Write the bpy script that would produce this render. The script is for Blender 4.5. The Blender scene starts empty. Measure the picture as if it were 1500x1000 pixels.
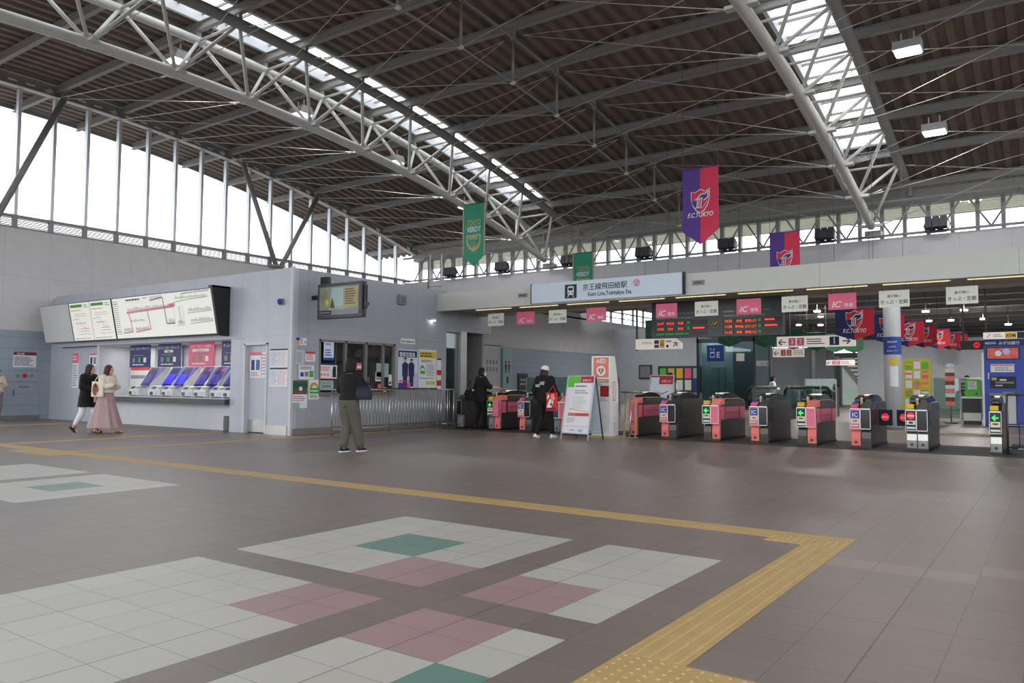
import bpy, bmesh, math, random
from mathutils import Vector, Matrix
random.seed(7)
SC = bpy.context.scene
COL = SC.collection
PI = math.pi

# ------------------------------------------------------------------ materials
MATS = {}
def lin(c):
    return tuple((x/12.92 if x <= .04045 else ((x+.055)/1.055)**2.4) for x in [v/255 for v in c])

def mat(name, rgb, rough=.55, metal=0.0, noise=.06, scale=3.0, emit=0, bump=0.0, lines=None, spec=.5):
    """rgb in sRGB 0..255.  lines = list of (axis, spacing, offset, width, darkness)"""
    if name in MATS: return MATS[name]
    m = bpy.data.materials.new(name); m.use_nodes = True
    nt = m.node_tree; N = nt.nodes; L = nt.links
    b = N['Principled BSDF']
    col = lin(rgb)
    b.inputs['Roughness'].default_value = rough
    b.inputs['Metallic'].default_value = metal
    b.inputs['Specular IOR Level'].default_value = spec
    geo = N.new('ShaderNodeNewGeometry')
    src = None
    nz = N.new('ShaderNodeTexNoise'); nz.inputs['Scale'].default_value = scale; nz.inputs['Detail'].default_value = 3
    L.new(geo.outputs['Position'], nz.inputs['Vector'])
    mr = N.new('ShaderNodeMapRange'); mr.inputs['From Min'].default_value = .3; mr.inputs['From Max'].default_value = .7
    mr.inputs['To Min'].default_value = 1-noise; mr.inputs['To Max'].default_value = 1+noise
    L.new(nz.outputs['Fac'], mr.inputs['Value'])
    fac = mr.outputs['Result']
    if lines:
        sep = N.new('ShaderNodeSeparateXYZ'); L.new(geo.outputs['Position'], sep.inputs[0])
        for ax, sp, off, wd, dk in lines:
            a = N.new('ShaderNodeMath'); a.operation = 'SUBTRACT'; L.new(sep.outputs['XYZ'.index(ax)], a.inputs[0]); a.inputs[1].default_value = off
            p = N.new('ShaderNodeMath'); p.operation = 'PINGPONG'; L.new(a.outputs[0], p.inputs[0]); p.inputs[1].default_value = sp/2
            lt = N.new('ShaderNodeMath'); lt.operation = 'LESS_THAN'; L.new(p.outputs[0], lt.inputs[0]); lt.inputs[1].default_value = wd/2
            k = N.new('ShaderNodeMath'); k.operation = 'MULTIPLY_ADD'; L.new(lt.outputs[0], k.inputs[0]); k.inputs[1].default_value = -dk; k.inputs[2].default_value = 1
            mu = N.new('ShaderNodeMath'); mu.operation = 'MULTIPLY'; L.new(fac, mu.inputs[0]); L.new(k.outputs[0], mu.inputs[1])
            fac = mu.outputs[0]
    vm = N.new('ShaderNodeVectorMath'); vm.operation = 'SCALE'; vm.inputs[0].default_value = col
    L.new(fac, vm.inputs['Scale'])
    L.new(vm.outputs[0], b.inputs['Base Color'])
    if emit:
        b.inputs['Emission Color'].default_value = (*col, 1); b.inputs['Emission Strength'].default_value = emit
    if bump:
        bp = N.new('ShaderNodeBump'); bp.inputs['Strength'].default_value = bump; bp.inputs['Distance'].default_value = .01
        n2 = N.new('ShaderNodeTexNoise'); n2.inputs['Scale'].default_value = scale*12
        L.new(geo.outputs['Position'], n2.inputs['Vector']); L.new(n2.outputs['Fac'], bp.inputs['Height'])
        L.new(bp.outputs['Normal'], b.inputs['Normal'])
    MATS[name] = m
    return m

def glass_mat(name, tint, mixf=.12, rough=.02):
    if name in MATS: return MATS[name]
    m = bpy.data.materials.new(name); m.use_nodes = True
    nt = m.node_tree; N = nt.nodes; L = nt.links
    N.remove(N['Principled BSDF'])
    t = N.new('ShaderNodeBsdfTransparent'); t.inputs[0].default_value = (*tint, 1)
    g = N.new('ShaderNodeBsdfGlossy'); g.inputs['Roughness'].default_value = rough
    fr = N.new('ShaderNodeLayerWeight'); fr.inputs[0].default_value = .5
    pw_ = N.new('ShaderNodeMath'); pw_.operation = 'POWER'; pw_.inputs[1].default_value = 4.5; L.new(fr.outputs['Facing'], pw_.inputs[0])
    ml = N.new('ShaderNodeMath'); ml.operation = 'MULTIPLY_ADD'; ml.inputs[1].default_value = .7; ml.inputs[2].default_value = .03+mixf*.2; L.new(pw_.outputs[0], ml.inputs[0])
    mx = N.new('ShaderNodeMixShader'); L.new(ml.outputs[0], mx.inputs[0]); L.new(t.outputs[0], mx.inputs[1]); L.new(g.outputs[0], mx.inputs[2])
    L.new(mx.outputs[0], N['Material Output'].inputs[0])
    MATS[name] = m
    return m

M = dict(
    panel=mat('wall_panel', (186,186,192), .5, lines=[('Y',1.3,.4,.014,.3)], noise=.03),
    panel_up=mat('upper_wall_panel', (198,197,198), .55, lines=[('Y',1.35,.55,.014,.22),('Z',1.75,4.55-1.75,.012,.25)], noise=.03),
    far=mat('far_wall_panel', (182,187,192), .5, lines=[('X',1.6,.3,.014,.2),('Z',5,2.6,.012,.2)], noise=.03),
    aed=mat('aed_orange', (226,128,104), .5, noise=.02),
    clad=mat('blue_grey_cladding', (150,163,174), .45, lines=[('Z',.36,.1,.014,.35)], noise=.03),
    office=mat('office_panel', (160,163,171), .42, lines=[('Y',1.9,9.0,.012,.3),('Z',5.0,2.42,.01,.25)], noise=.03),
    office_front=mat('office_front_panel', (178,182,192), .42, lines=[('X',1.0,-11.66,.012,.25),('Z',5.0,2.33,.01,.2)], noise=.03),
    band=mat('band_panel', (196,195,200), .5, lines=[('X',1.44,.3,.014,.22)], noise=.03),
    fascia=mat('fascia_panel', (196,196,190), .4, lines=[('X',3.5,-1.2,.016,.3)], noise=.02),
    soffit=mat('soffit_panel', (176,172,162), .6, noise=.03),
    steel=mat('painted_steel', (205,204,200), .38, noise=.04),
    steel_dk=mat('grey_and_backlit_steel', (140,140,138), .45, noise=.04),
    purlin=mat('purlin_steel', (150,148,144), .5, noise=.04),
    deck=mat('roof_deck', (120,107,97), .6, noise=.12, scale=1.5),
    rod=mat('rod_steel', (196,192,184), .4, metal=.2, noise=.03),
    alu=mat('aluminium_mullion', (214,218,222), .35, metal=.2, noise=.03),
    chrome=mat('brushed_steel', (188,186,182), .3, metal=.85, noise=.05),
    dsteel=mat('dark_brushed_steel', (92,86,80), .36, metal=.6, noise=.07, scale=9),
    black=mat('black_plastic', (22,22,24), .35, noise=.05),
    blackg=mat('black_gloss', (10,10,12), .12, noise=.02),
    dgrey=mat('dark_grey', (58,60,66), .5, noise=.04),
    mgrey=mat('mid_grey', (128,130,134), .5, noise=.04),
    lgrey=mat('light_grey', (196,197,200), .5, noise=.03),
    white=mat('white_paint', (232,232,230), .5, noise=.02),
    paper=mat('white_paper', (226,228,232), .7, noise=.02),
    cream=mat('cream_card', (228,228,214), .6, noise=.02),
    pink=mat('pink_panel', (240,116,142), .45, noise=.03),
    coral=mat('coral_panel', (244,124,116), .45, noise=.03),
    signpink=mat('sign_pink', (230,102,134), .55, noise=.02),
    red=mat('red_paint', (190,30,44), .5, noise=.03),
    maroon=mat('maroon_paint', (128,30,52), .5, noise=.03),
    navy=mat('navy_print', (34,40,96), .5, noise=.02),
    blue=mat('blue_print', (34,66,160), .45, noise=.02),
    atm=mat('atm_blue', (44,70,168), .4, noise=.02),
    green=mat('green_print', (60,160,60), .5, noise=.02),
    lime=mat('lime_print', (96,190,50), .5, noise=.02),
    yellow=mat('yellow_print', (226,186,40), .5, noise=.02),
    rack=mat('rack_yellow', (206,186,66), .5, noise=.04),
    ink=mat('dark_ink', (40,42,50), .6, noise=.0),
    inkg=mat('grey_ink', (138,140,146), .7, noise=.0),
    mpink=mat('map_pink_ink', (236,150,160), .7, noise=.0),
    mgr=mat('map_grey_ink', (168,168,168), .7, noise=.0),
    vfin=glass_mat('blue_lit_fin', (.74,.72,.98), .5),  # white fins; the blue glow of the machines is put into the tint
    inkr=mat('red_ink', (206,70,80), .7, noise=.0),
    gtext=mat('green_glass_film', (150,180,176), .4, noise=.02),
    tact=mat('tactile_yellow', (190,158,104), .6, noise=.05, scale=6),
    bverdy=mat('banner_green', (42,140,112), .7, noise=.04),
    gold=mat('banner_gold', (180,164,122), .7, noise=.03),
    bpurple=mat('banner_purple', (86,56,138), .7, noise=.04),
    bred=mat('banner_red', (212,54,84), .7, noise=.04),
    dnavy=mat('banner_navy', (36,38,92), .7, noise=.04),
    dred=mat('banner_crimson', (196,34,48), .7, noise=.04),
    dgreen=mat('pennant_green', (26,84,56), .7, noise=.04),
    board=mat('map_white', (236,236,226), .5, noise=.01, emit=.18),
    signlit=mat('sign_white', (200,212,226), .45, noise=.01, emit=.04),
    guidelit=mat('guide_sign_cream', (226,216,206), .5, noise=.01, emit=.25),
    lamp=mat('lamp_glow', (255,255,255), .5, noise=0, emit=9),
    lampwarm=mat('lamp_glow_warm', (235,230,215), .5, noise=0, emit=.5),
    slot=mat('slot_light', (240,230,180), .5, noise=0, emit=.7),
    ledr=mat('led_orange', (240,80,44), .5, noise=0, emit=.6),
    ledg=mat('led_green', (40,120,50), .5, noise=0, emit=.25),
    arrow=mat('arrow_green_led', (40,220,90), .5, noise=0, emit=1.0),
    noent=mat('no_entry_red', (220,26,40), .5, noise=0, emit=.5),
    screen=mat('vending_screen', (104,98,150), .2, noise=.5, scale=5, emit=.15),
    screenb=mat('vending_screen_blue', (84,78,220), .2, noise=.4, scale=5, emit=.45),
    fin=mat('fin_violet', (178,172,214), .3, noise=.06, emit=.08),
    mach=mat('machine_white', (214,214,210), .4, noise=.03),
    bord=mat('departure_board', (60,66,76), .5, noise=.03),
    bordk=mat('departure_board_black', (14,16,18), .4, noise=.02),
    plate=mat('floor_mat', (66,64,62), .7, noise=.1, scale=5),
    kick=mat('kick_plate', (124,120,116), .5, noise=.06),
    skin=mat('skin', (206,160,132), .55, noise=.04),
    hairb=mat('hair_black', (12,11,11), .75, noise=.2, scale=20),
    hairbr=mat('hair_brown', (52,37,28), .7, noise=.2, scale=20),
    hairr=mat('hair_auburn', (74,36,28), .7, noise=.2, scale=20),
    cblack=mat('cloth_black', (9,9,11), .85, noise=.12, scale=8),
    cnavy=mat('cloth_navy', (30,36,52), .75, noise=.12, scale=8),
    ckhaki=mat('cloth_khaki', (88,85,75), .85, noise=.1, scale=5),
    ccream=mat('cloth_cream', (226,216,198), .85, noise=.06, scale=8),
    cmauve=mat('cloth_mauve', (178,150,150), .85, noise=.06, scale=8),
    cwhite=mat('cloth_white', (228,228,228), .8, noise=.05, scale=8),
    cbeige=mat('cloth_beige', (188,158,130), .7, noise=.05, scale=8),
    cgrey=mat('cloth_grey', (120,122,126), .8, noise=.05, scale=8),
    csock=mat('sock_blue', (140,170,176), .8, noise=.05, scale=8),
    brown=mat('brown_print', (140,74,50), .7, noise=.05),
    leather=mat('leather_brown', (110,60,44), .5, noise=.05),
    redwall=mat('dark_red_wall', (140,44,42), .5, noise=.03),
    glass=glass_mat('window_glass', (.97,.985,1.0)),
    gglass=glass_mat('green_glass', (.62,.76,.72), .2),
    dglass=glass_mat('teal_glass', (.6,.76,.77), .2),
    oglass=glass_mat('office_glass', (.62,.64,.62), .1),
    stair=mat('glowing_stair_wall', (198,216,206), .4, noise=.03, emit=.25),  # wall glows by itself, light on the stair put into the material
    tvimg=mat('screen_image_olive', (116,124,100), .3, noise=.35, scale=2.2, emit=.12),
    tvred=mat('screen_image_red', (170,70,60), .3, noise=.5, scale=5, emit=.25),
    bagart=mat('bag_print', (200,40,50), .6, noise=.1),
)

# ------------------------------------------------------------------ mesh builder
TEXTC = {}
def text_geo(s, italic=False):
    k = (s, italic)
    if k in TEXTC: return TEXTC[k]
    c = bpy.data.curves.new('t', 'FONT'); c.body = s; c.resolution_u = 2
    if italic: c.shear = .3
    cjk = any(ord(q) > 0x2e80 for q in s)
    c.offset = 0 if cjk else .02
    o = bpy.data.objects.new('t', c); COL.objects.link(o)
    bpy.context.view_layer.update()
    dg = bpy.context.evaluated_depsgraph_get()
    me = bpy.data.meshes.new_from_object(o.evaluated_get(dg))
    v = [(p.co.x, p.co.y) for p in me.vertices]; f = [tuple(p.vertices) for p in me.polygons]
    if cjk:      # heavier strokes: the outline laid twice more, a hair apart
        n0 = len(v); f0 = list(f)
        for k, (dx, dy) in enumerate(((.022, 0), (.011, .018)), 1):
            v += [(a+dx, b_+dy) for a, b_ in v[:n0]]; f += [tuple(i+k*n0 for i in q) for q in f0]
    bpy.data.objects.remove(o); bpy.data.meshes.remove(me); bpy.data.curves.remove(c)
    v = [(p[0], p[1], (i//n0 if cjk else 0)) for i, p in enumerate(v)]
    xs = [p[0] for p in v] or [0]; ys = [p[1] for p in v] or [0]
    TEXTC[k] = (v, f, min(xs), max(xs), min(ys), max(ys))
    return TEXTC[k]

class MB:
    def __init__(s): s.v = []; s.f = []; s.m = []; s.sm = []; s.mats = []
    def mi(s, m):
        if isinstance(m, str): m = M[m]
        if m not in s.mats: s.mats.append(m)
        return s.mats.index(m)
    def add(s, vs, fs, m, smooth=False):
        o = len(s.v); k = s.mi(m)
        s.v += [tuple(p) for p in vs]
        for f in fs: s.f.append(tuple(i+o for i in f)); s.m.append(k); s.sm.append(smooth)
        return s
    def box(s, x0, x1, y0, y1, z0, z1, m):
        v = [(x0,y0,z0),(x1,y0,z0),(x1,y1,z0),(x0,y1,z0),(x0,y0,z1),(x1,y0,z1),(x1,y1,z1),(x0,y1,z1)]
        return s.add(v, [(0,3,2,1),(4,5,6,7),(0,1,5,4),(1,2,6,5),(2,3,7,6),(3,0,4,7)], m)
    def quad(s, a, b, c, d, m): return s.add([a,b,c,d], [(0,1,2,3)], m)
    def prism(s, poly, ax, a0, a1, m):
        """poly in the two other axes; ax 'x': poly=(y,z); 'y': (x,z); 'z': (x,y)"""
        def P(p, a):
            return {'x': (a,p[0],p[1]), 'y': (p[0],a,p[1]), 'z': (p[0],p[1],a)}[ax]
        n = len(poly)
        v = [P(p,a0) for p in poly]+[P(p,a1) for p in poly]
        f = [tuple(range(n)), tuple(range(2*n-1,n-1,-1))]+[(i,(i+1)%n,(i+1)%n+n,i+n) for i in range(n)]
        return s.add(v, f, m)
    def tube(s, p0, p1, r, m, n=8, r1=None, cap=True):
        p0 = Vector(p0); p1 = Vector(p1); d = (p1-p0)
        if d.length < 1e-6: return s
        d.normalize(); u = d.orthogonal().normalized(); w = d.cross(u)
        r1 = r if r1 is None else r1
        v = [p0+(u*math.cos(2*PI*i/n)+w*math.sin(2*PI*i/n))*r for i in range(n)]+[p1+(u*math.cos(2*PI*i/n)+w*math.sin(2*PI*i/n))*r1 for i in range(n)]
        s.add(v, [(i,(i+1)%n,(i+1)%n+n,i+n) for i in range(n)], m, n > 5)
        if cap: s.add(v, [tuple(range(n-1,-1,-1)), tuple(range(n,2*n))], m)
        return s
    def path(s, pts, r, m, n=8):
        pts = [Vector(p) for p in pts]; rings = []
        u = None
        for i, p in enumerate(pts):
            d = (pts[min(i+1,len(pts)-1)]-pts[max(i-1,0)]).normalized()
            u = (u - d*u.dot(d)).normalized() if u is not None and (u-d*u.dot(d)).length > 1e-4 else d.orthogonal().normalized()
            w = d.cross(u)
            rings.append([p+(u*math.cos(2*PI*k/n)+w*math.sin(2*PI*k/n))*r for k in range(n)])
        v = [q for R in rings for q in R]; f = []
        for i in range(len(pts)-1):
            for k in range(n): f.append((i*n+k, i*n+(k+1)%n, (i+1)*n+(k+1)%n, (i+1)*n+k))
        s.add(v, f, m, True)
        L = len(v); s.add(v, [tuple(range(n-1,-1,-1)), tuple(range(L-n, L))], m)
        return s
    def loft(s, rings, m, n=16, cap=True, smooth=True, fold=None):
        """rings: (cx,cy,z,rx,ry)"""
        v = []; f = []
        for j, (cx,cy,z,rx,ry) in enumerate(rings):
            for k in range(n):
                a = 2*PI*k/n; q = 1+(fold(a, j/(len(rings)-1)) if fold else 0)
                v.append((cx+rx*q*math.cos(a), cy+ry*q*math.sin(a), z))
        for i in range(len(rings)-1):
            for k in range(n): f.append((i*n+k, i*n+(k+1)%n, (i+1)*n+(k+1)%n, (i+1)*n+k))
        s.add(v, f, m, smooth)
        if cap: s.add(v, [tuple(range(n-1,-1,-1)), tuple(range(len(v)-n, len(v)))], m)
        return s
    def ell(s, c, r, m, n=14, k=8):
        v = []; f = []
        for j in range(k+1):
            t = PI*j/k
            for i in range(n):
                a = 2*PI*i/n
                v.append((c[0]+r[0]*math.sin(t)*math.cos(a), c[1]+r[1]*math.sin(t)*math.sin(a), c[2]-r[2]*math.cos(t)))
        for j in range(k):
            for i in range(n): f.append((j*n+i, j*n+(i+1)%n, (j+1)*n+(i+1)%n, (j+1)*n+i))
        return s.add(v, f, m, True)
    def build(s, name, parent=None, bevel=0):
        me = bpy.data.meshes.new(name)
        off = Vector((0,0,0))
        if parent is not None: off = ORG[parent.name]
        me.from_pydata([tuple(Vector(p)-off) for p in s.v], [], s.f)
        for m in s.mats: me.materials.append(m)
        for p, k, sm in zip(me.polygons, s.m, s.sm): p.material_index = k; p.use_smooth = sm
        me.validate(); 
        bm = bmesh.new(); bm.from_mesh(me)
        bmesh.ops.remove_doubles(bm, verts=bm.verts, dist=1e-5)
        bmesh.ops.recalc_face_normals(bm, faces=bm.faces)
        bm.to_mesh(me); bm.free()
        o = bpy.data.objects.new(name, me); COL.objects.link(o)
        if parent is not None: o.parent = parent
        ORG[o.name] = off
        if bevel:
            b = o.modifiers.new('bevel', 'BEVEL'); b.width = bevel; b.segments = 2; b.limit_method = 'ANGLE'
        return o
ORG = {}
def thing(name, label, cat, loc=(0,0,0), group=None, local=False):
    o = bpy.data.objects.new(name, None); COL.objects.link(o); o.location = loc
    o.empty_display_size = .2
    o['label'] = label; o['category'] = cat
    if group: o['group'] = group
    ORG[o.name] = Vector((0,0,0)) if local else Vector(loc)
    return o
def tag(o, label, cat, group=None, kind=None):
    o['label'] = label; o['category'] = cat
    if group: o['group'] = group
    if kind: o['kind'] = kind
    return o
def struct(o, label=None):
    o['kind'] = 'structure'
    if label: o['label'] = label
    return o
def plab(o, l): o['label'] = l; return o
def dup(root, loc, label=None):
    r = root.copy(); COL.objects.link(r); r.location = loc
    if label: r['label'] = label
    for ch in list(root.children):
        c = ch.copy(); COL.objects.link(c); c.parent = r
        for g in ch.children:
            d = g.copy(); COL.objects.link(d); d.parent = c
    return r

class Canvas:
    """a flat drawing surface in the scene: origin, right vector, up vector; outward normal = right x up"""
    def __init__(s, o, u, w, lift=.004):
        s.o = Vector(o); s.u = Vector(u).normalized(); s.w = Vector(w).normalized(); s.n = s.u.cross(s.w); s.mb = MB(); s.k = lift
    def P(s, x, y, l=1): return s.o+s.u*x+s.w*y+s.n*(s.k*l)
    def rect(s, x0, y0, x1, y1, m, l=1):
        s.mb.add([s.P(x0,y0,l), s.P(x1,y0,l), s.P(x1,y1,l), s.P(x0,y1,l)], [(0,1,2,3)], m); return s
    def poly(s, pts, m, l=1):
        s.mb.add([s.P(a,b,l) for a, b in pts], [tuple(range(len(pts)))], m); return s
    def line(s, pts, wd, m, l=1):
        for (a,b),(c,d) in zip(pts, pts[1:]):
            q = Vector((c-a, d-b)); 
            if q.length < 1e-6: continue
            t = Vector((-q.y, q.x)).normalized()*wd/2
            s.poly([(a-t.x,b-t.y),(c-t.x,d-t.y),(c+t.x,d+t.y),(a+t.x,b+t.y)], m, l)
        return s
    def disc(s, x, y, r, m, l=1, n=20): return s.poly([(x+r*math.cos(2*PI*i/n), y+r*math.sin(2*PI*i/n)) for i in range(n)], m, l)
    def text(s, t, x, y, h, m, l=1, wmax=None, align='c', italic=False, sx=1):
        v, f, x0, x1, y0, y1 = text_geo(t, italic)
        sc = h/(.93 if any(ord(c) > 0x2e80 for c in t) else .72)
        w = (x1-x0)*sc*sx
        if wmax and w > wmax: sx *= wmax/w; w = wmax
        ox = x - (w/2 if align == 'c' else 0)
        s.mb.add([s.P(ox+(a-x0)*sc*sx, y+b*sc, l+.22*q) for a, b, q in v], f, m); return s
    def dashes(s, x0, y0, x1, y1, rows, m, l=1, seed=1, th=.45):
        r = random.Random(seed); hh = (y1-y0)/rows
        for k in range(rows):
            yy = y0+hh*(k+.5); x = x0; end = x1-(x1-x0)*r.random()*.3
            while x < end:
                w = (x1-x0)*r.uniform(.08,.25); s.rect(x, yy-hh*th/2, min(x+w,end), yy+hh*th/2, m, l); x += w+(x1-x0)*.025
        return s
    def build(s, name, parent=None): return s.mb.build(name, parent)

# ------------------------------------------------------------------ camera
T = .3
CX, CY, CZ = 2.857175, -3.238248, 1.212508
yaw, pitch, roll = .6145509, .0555988, .0069713
fw = Vector((-math.sin(yaw)*math.cos(pitch), math.cos(yaw)*math.cos(pitch), math.sin(pitch)))
r0 = Vector((math.cos(yaw), math.sin(yaw), 0)); u0 = r0.cross(fw)
rr = r0*math.cos(roll)+u0*math.sin(roll); uu = u0*math.cos(roll)-r0*math.sin(roll)
cam = bpy.data.cameras.new('camera'); co = bpy.data.objects.new('camera', cam); COL.objects.link(co)
co.matrix_world = Matrix(((rr.x,uu.x,-fw.x,CX),(rr.y,uu.y,-fw.y,CY),(rr.z,uu.z,-fw.z,CZ),(0,0,0,1)))
cam.sensor_width = 36; cam.lens = 1137.297*36/1500; cam.clip_end = 300; cam.clip_start = .05
SC.camera = co
def bpj(px, py, ax, val):
    """where the sight line of a photo pixel meets the plane ax = val"""
    d = rr*(px-750)-uu*(py-500)+fw*1137.297
    C = Vector((CX,CY,CZ)); i = 'xyz'.index(ax); t = (val-C[i])/d[i]
    return C+d*t

# ------------------------------------------------------------------ floor
def floor_material(name, rgb, rough, var=.05):
    m = bpy.data.materials.new(name); m.use_nodes = True
    nt = m.node_tree; N = nt.nodes; L = nt.links; b = N['Principled BSDF']
    geo = N.new('ShaderNodeNewGeometry')
    sc = N.new('ShaderNodeVectorMath'); sc.operation = 'SCALE'; sc.inputs['Scale'].default_value = 1/T; L.new(geo.outputs['Position'], sc.inputs[0])
    sep = N.new('ShaderNodeSeparateXYZ'); L.new(sc.outputs[0], sep.inputs[0])
    def node(op, a, bv=None, c=None):
        n = N.new('ShaderNodeMath'); n.operation = op
        for i, q in enumerate((a, bv, c)):
            if q is None: continue
            if isinstance(q, (int, float)): n.inputs[i].default_value = q
            else: L.new(q, n.inputs[i])
        return n.outputs[0]
    def joint(o, period, off, w):
        return node('LESS_THAN', node('PINGPONG', node('SUBTRACT', o, off), period/2), w)
    jx = joint(sep.outputs[0], 1, 0, .009); jy = joint(sep.outputs[1], 1, 0, .008)
    bx = joint(sep.outputs[0], 3, 1, .016); by = joint(sep.outputs[1], 12, 4, .014)
    j = node('MAXIMUM', jx, jy); bj = node('MAXIMUM', bx, by)
    # per tile tone
    fl = N.new('ShaderNodeVectorMath'); fl.operation = 'FLOOR'; L.new(sc.outputs[0], fl.inputs[0])
    wn = N.new('ShaderNodeTexWhiteNoise'); wn.noise_dimensions = '2D'; L.new(fl.outputs[0], wn.inputs['Vector'])
    nz = N.new('ShaderNodeTexNoise'); nz.inputs['Scale'].default_value = 1.1; nz.inputs['Detail'].default_value = 5; L.new(geo.outputs['Position'], nz.inputs['Vector'])
    gr = N.new('ShaderNodeTexNoise'); gr.inputs['Scale'].default_value = 160; L.new(geo.outputs['Position'], gr.inputs['Vector'])
    tone = node('ADD', node('MULTIPLY_ADD', wn.outputs[0], var*2, 1-var), node('MULTIPLY_ADD', nz.outputs[0], .16, -.08))
    tone = node('ADD', tone, node('MULTIPLY_ADD', gr.outputs[0], .24, -.12))
    tone = node('MULTIPLY', tone, node('MULTIPLY_ADD', j, -.5, 1)); tone = node('MULTIPLY', tone, node('MULTIPLY_ADD', bj, -.35, 1))
    vm = N.new('ShaderNodeVectorMath'); vm.operation = 'SCALE'; vm.inputs[0].default_value = lin(rgb); L.new(tone, vm.inputs['Scale'])
    L.new(vm.outputs[0], b.inputs['Base Color'])
    L.new(node('ADD', rough, node('MULTIPLY', nz.outputs[0], .08)), b.inputs['Roughness'])
    bu = N.new('ShaderNodeBump'); bu.inputs['Strength'].default_value = .25; bu.inputs['Distance'].default_value = .004
    L.new(node('ADD', gr.outputs[0], node('MULTIPLY', j, -2)), bu.inputs['Height']); L.new(bu.outputs['Normal'], b.inputs['Normal'])
    b.inputs['Specular IOR Level'].default_value = .6
    b.inputs['Coat Weight'].default_value = .25; b.inputs['Coat Roughness'].default_value = .4; b.inputs['Coat IOR'].default_value = 1.6
    return m
FL = dict(base=floor_material('floor_brown_tile', (124,111,103), .38),
          white=floor_material('floor_pale_tile', (190,186,177), .42, .03),
          pink=floor_material('floor_pink_tile', (166,134,134), .42, .03),
          teal=floor_material('floor_teal_tile', (104,140,127), .42, .03),
          patch=floor_material('floor_tan_tile', (142,124,110), .38, .04))
def tile_kind(i, j):
    if -7 <= i < -1 and 1 <= j < 7: return 'pink' if i >= -3 and j < 3 else 'teal' if -5 <= i < -3 and 3 <= j < 5 else 'white'
    if 0 <= i < 3 and 1 <= j < 7: return 'pink' if i < 2 and j < 3 else 'white'
    if 0 <= i < 3 and -9 <= j < 0: return 'pink' if i < 2 and j >= -2 else 'teal' if i >= 2 and -4 <= j < -2 else 'white'
    if -7 <= i < -1 and -9 <= j < 0: return 'pink' if i >= -3 and j >= -2 else 'white'
    if -25 <= i < -19 and 1 <= j < 7: return 'teal' if -23 <= i < -21 and 3 <= j < 5 else 'white'
    if -32 <= i < -26 and 1 <= j < 7: return 'white'
    if (8 <= i <= 11 and j == 9) or (5 <= i <= 7 and j == 8) or (3 <= i <= 6 and j == 38) or (2 <= i <= 3 and j == 40) or (7 <= i <= 9 and j == 36) or (-3 <= i <= -1 and j == 37) or (-2 <= i <= 0 and j == 36): return 'patch'
    return 'base'
fb = MB(); i0, i1, j0, j1 = -81, 40, -40, 207
idx = {}
vs = []
for j in range(j0, j1+1):
    for i in range(i0, i1+1):
        idx[(i,j)] = len(vs); vs.append((i*T, j*T, 0))
fs = {k: [] for k in FL}
for j in range(j0, j1):
    for i in range(i0, i1): fs[tile_kind(i,j)].append((idx[(i,j)], idx[(i+1,j)], idx[(i+1,j+1)], idx[(i,j+1)]))
me = bpy.data.meshes.new('floor'); allf = []; mi = []
for n, (k, f) in enumerate(fs.items()):
    me.materials.append(FL[k]); allf += f; mi += [n]*len(f)
me.from_pydata(vs, [], allf)
for p, k in zip(me.polygons, mi): p.material_index = k
floor = bpy.data.objects.new('floor', me); COL.objects.link(floor); struct(floor)

# tactile paving: raised bars and domes
def tactile(name, x0, x1, y0, y1, mode, label):
    b = MB(); b.box(x0, x1, y0, y1, .0005, .004, 'tact')
    nx = max(1, int((x1-x0)/T+.01)); ny = max(1, int((y1-y0)/T+.01))
    near = y0 < 4.2 and x0 > -6
    for a in range(nx):
        for c in range(ny):
            ox, oy = x0+a*T, y0+c*T
            if mode == 'y' and near:
                for k in range(4):
                    q = ox+.045+k*.07; b.prism([(q-.016,.0039),(q-.009,.0075),(q+.009,.0075),(q+.016,.0039)], 'y', oy+.004, oy+.296, 'tact')
            elif mode == 'x' and near:
                for k in range(4):
                    q = oy+.045+k*.07; b.prism([(q-.016,.0039),(q-.009,.0075),(q+.009,.0075),(q+.016,.0039)], 'x', ox+.004, ox+.296, 'tact')
            elif mode == 'd' and near:
                for k in range(5):
                    for l in range(5): b.tube((ox+.03+k*.06, oy+.03+l*.06, .0039), (ox+.03+k*.06, oy+.03+l*.06, .009), .013, 'tact', 8, .007)
    return tag(b.build(name), label, 'tactile paving')
tactile('tactile_paving', 1.2, 1.5, 0, 3.0, 'y', 'yellow barred tactile strip running towards the camera at lower right')
tactile('tactile_paving', .9, 1.5, 3.0, 3.45, 'd', 'yellow domed tactile corner where the two long strips meet')
tactile('tactile_paving', 1.2, 2.7, -1.5, 0, 'd', 'yellow domed tactile block at the bottom edge of the photo')
tactile('tactile_paving', -24, .9, 3.15, 3.45, 'x', 'long thin yellow tactile strip crossing the hall left to right')
tactile('tactile_paving', -11.35, -11.05, 3.46, 13.2, 'y', 'yellow tactile strip leading past the office side wall')
tactile('tactile_paving', -14.0, -13.7, 3.46, 8.1, 'y', 'short yellow tactile strip leading to the staff door')
tactile('tactile_paving', -20.9, -20.6, 3.46, 8.3, 'y', 'yellow tactile strip at far left leading to the ticket wall')
tactile('tactile_paving', -12.2, -10.6, 2.85, 3.15, 'd', 'yellow domed tactile patch on the junction left of the mosaic')
tactile('tactile_paving', -10.5, 11, 6.75*3, 6.85*3, 'x', 'thin yellow tactile line on the floor beyond the gates')

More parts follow.
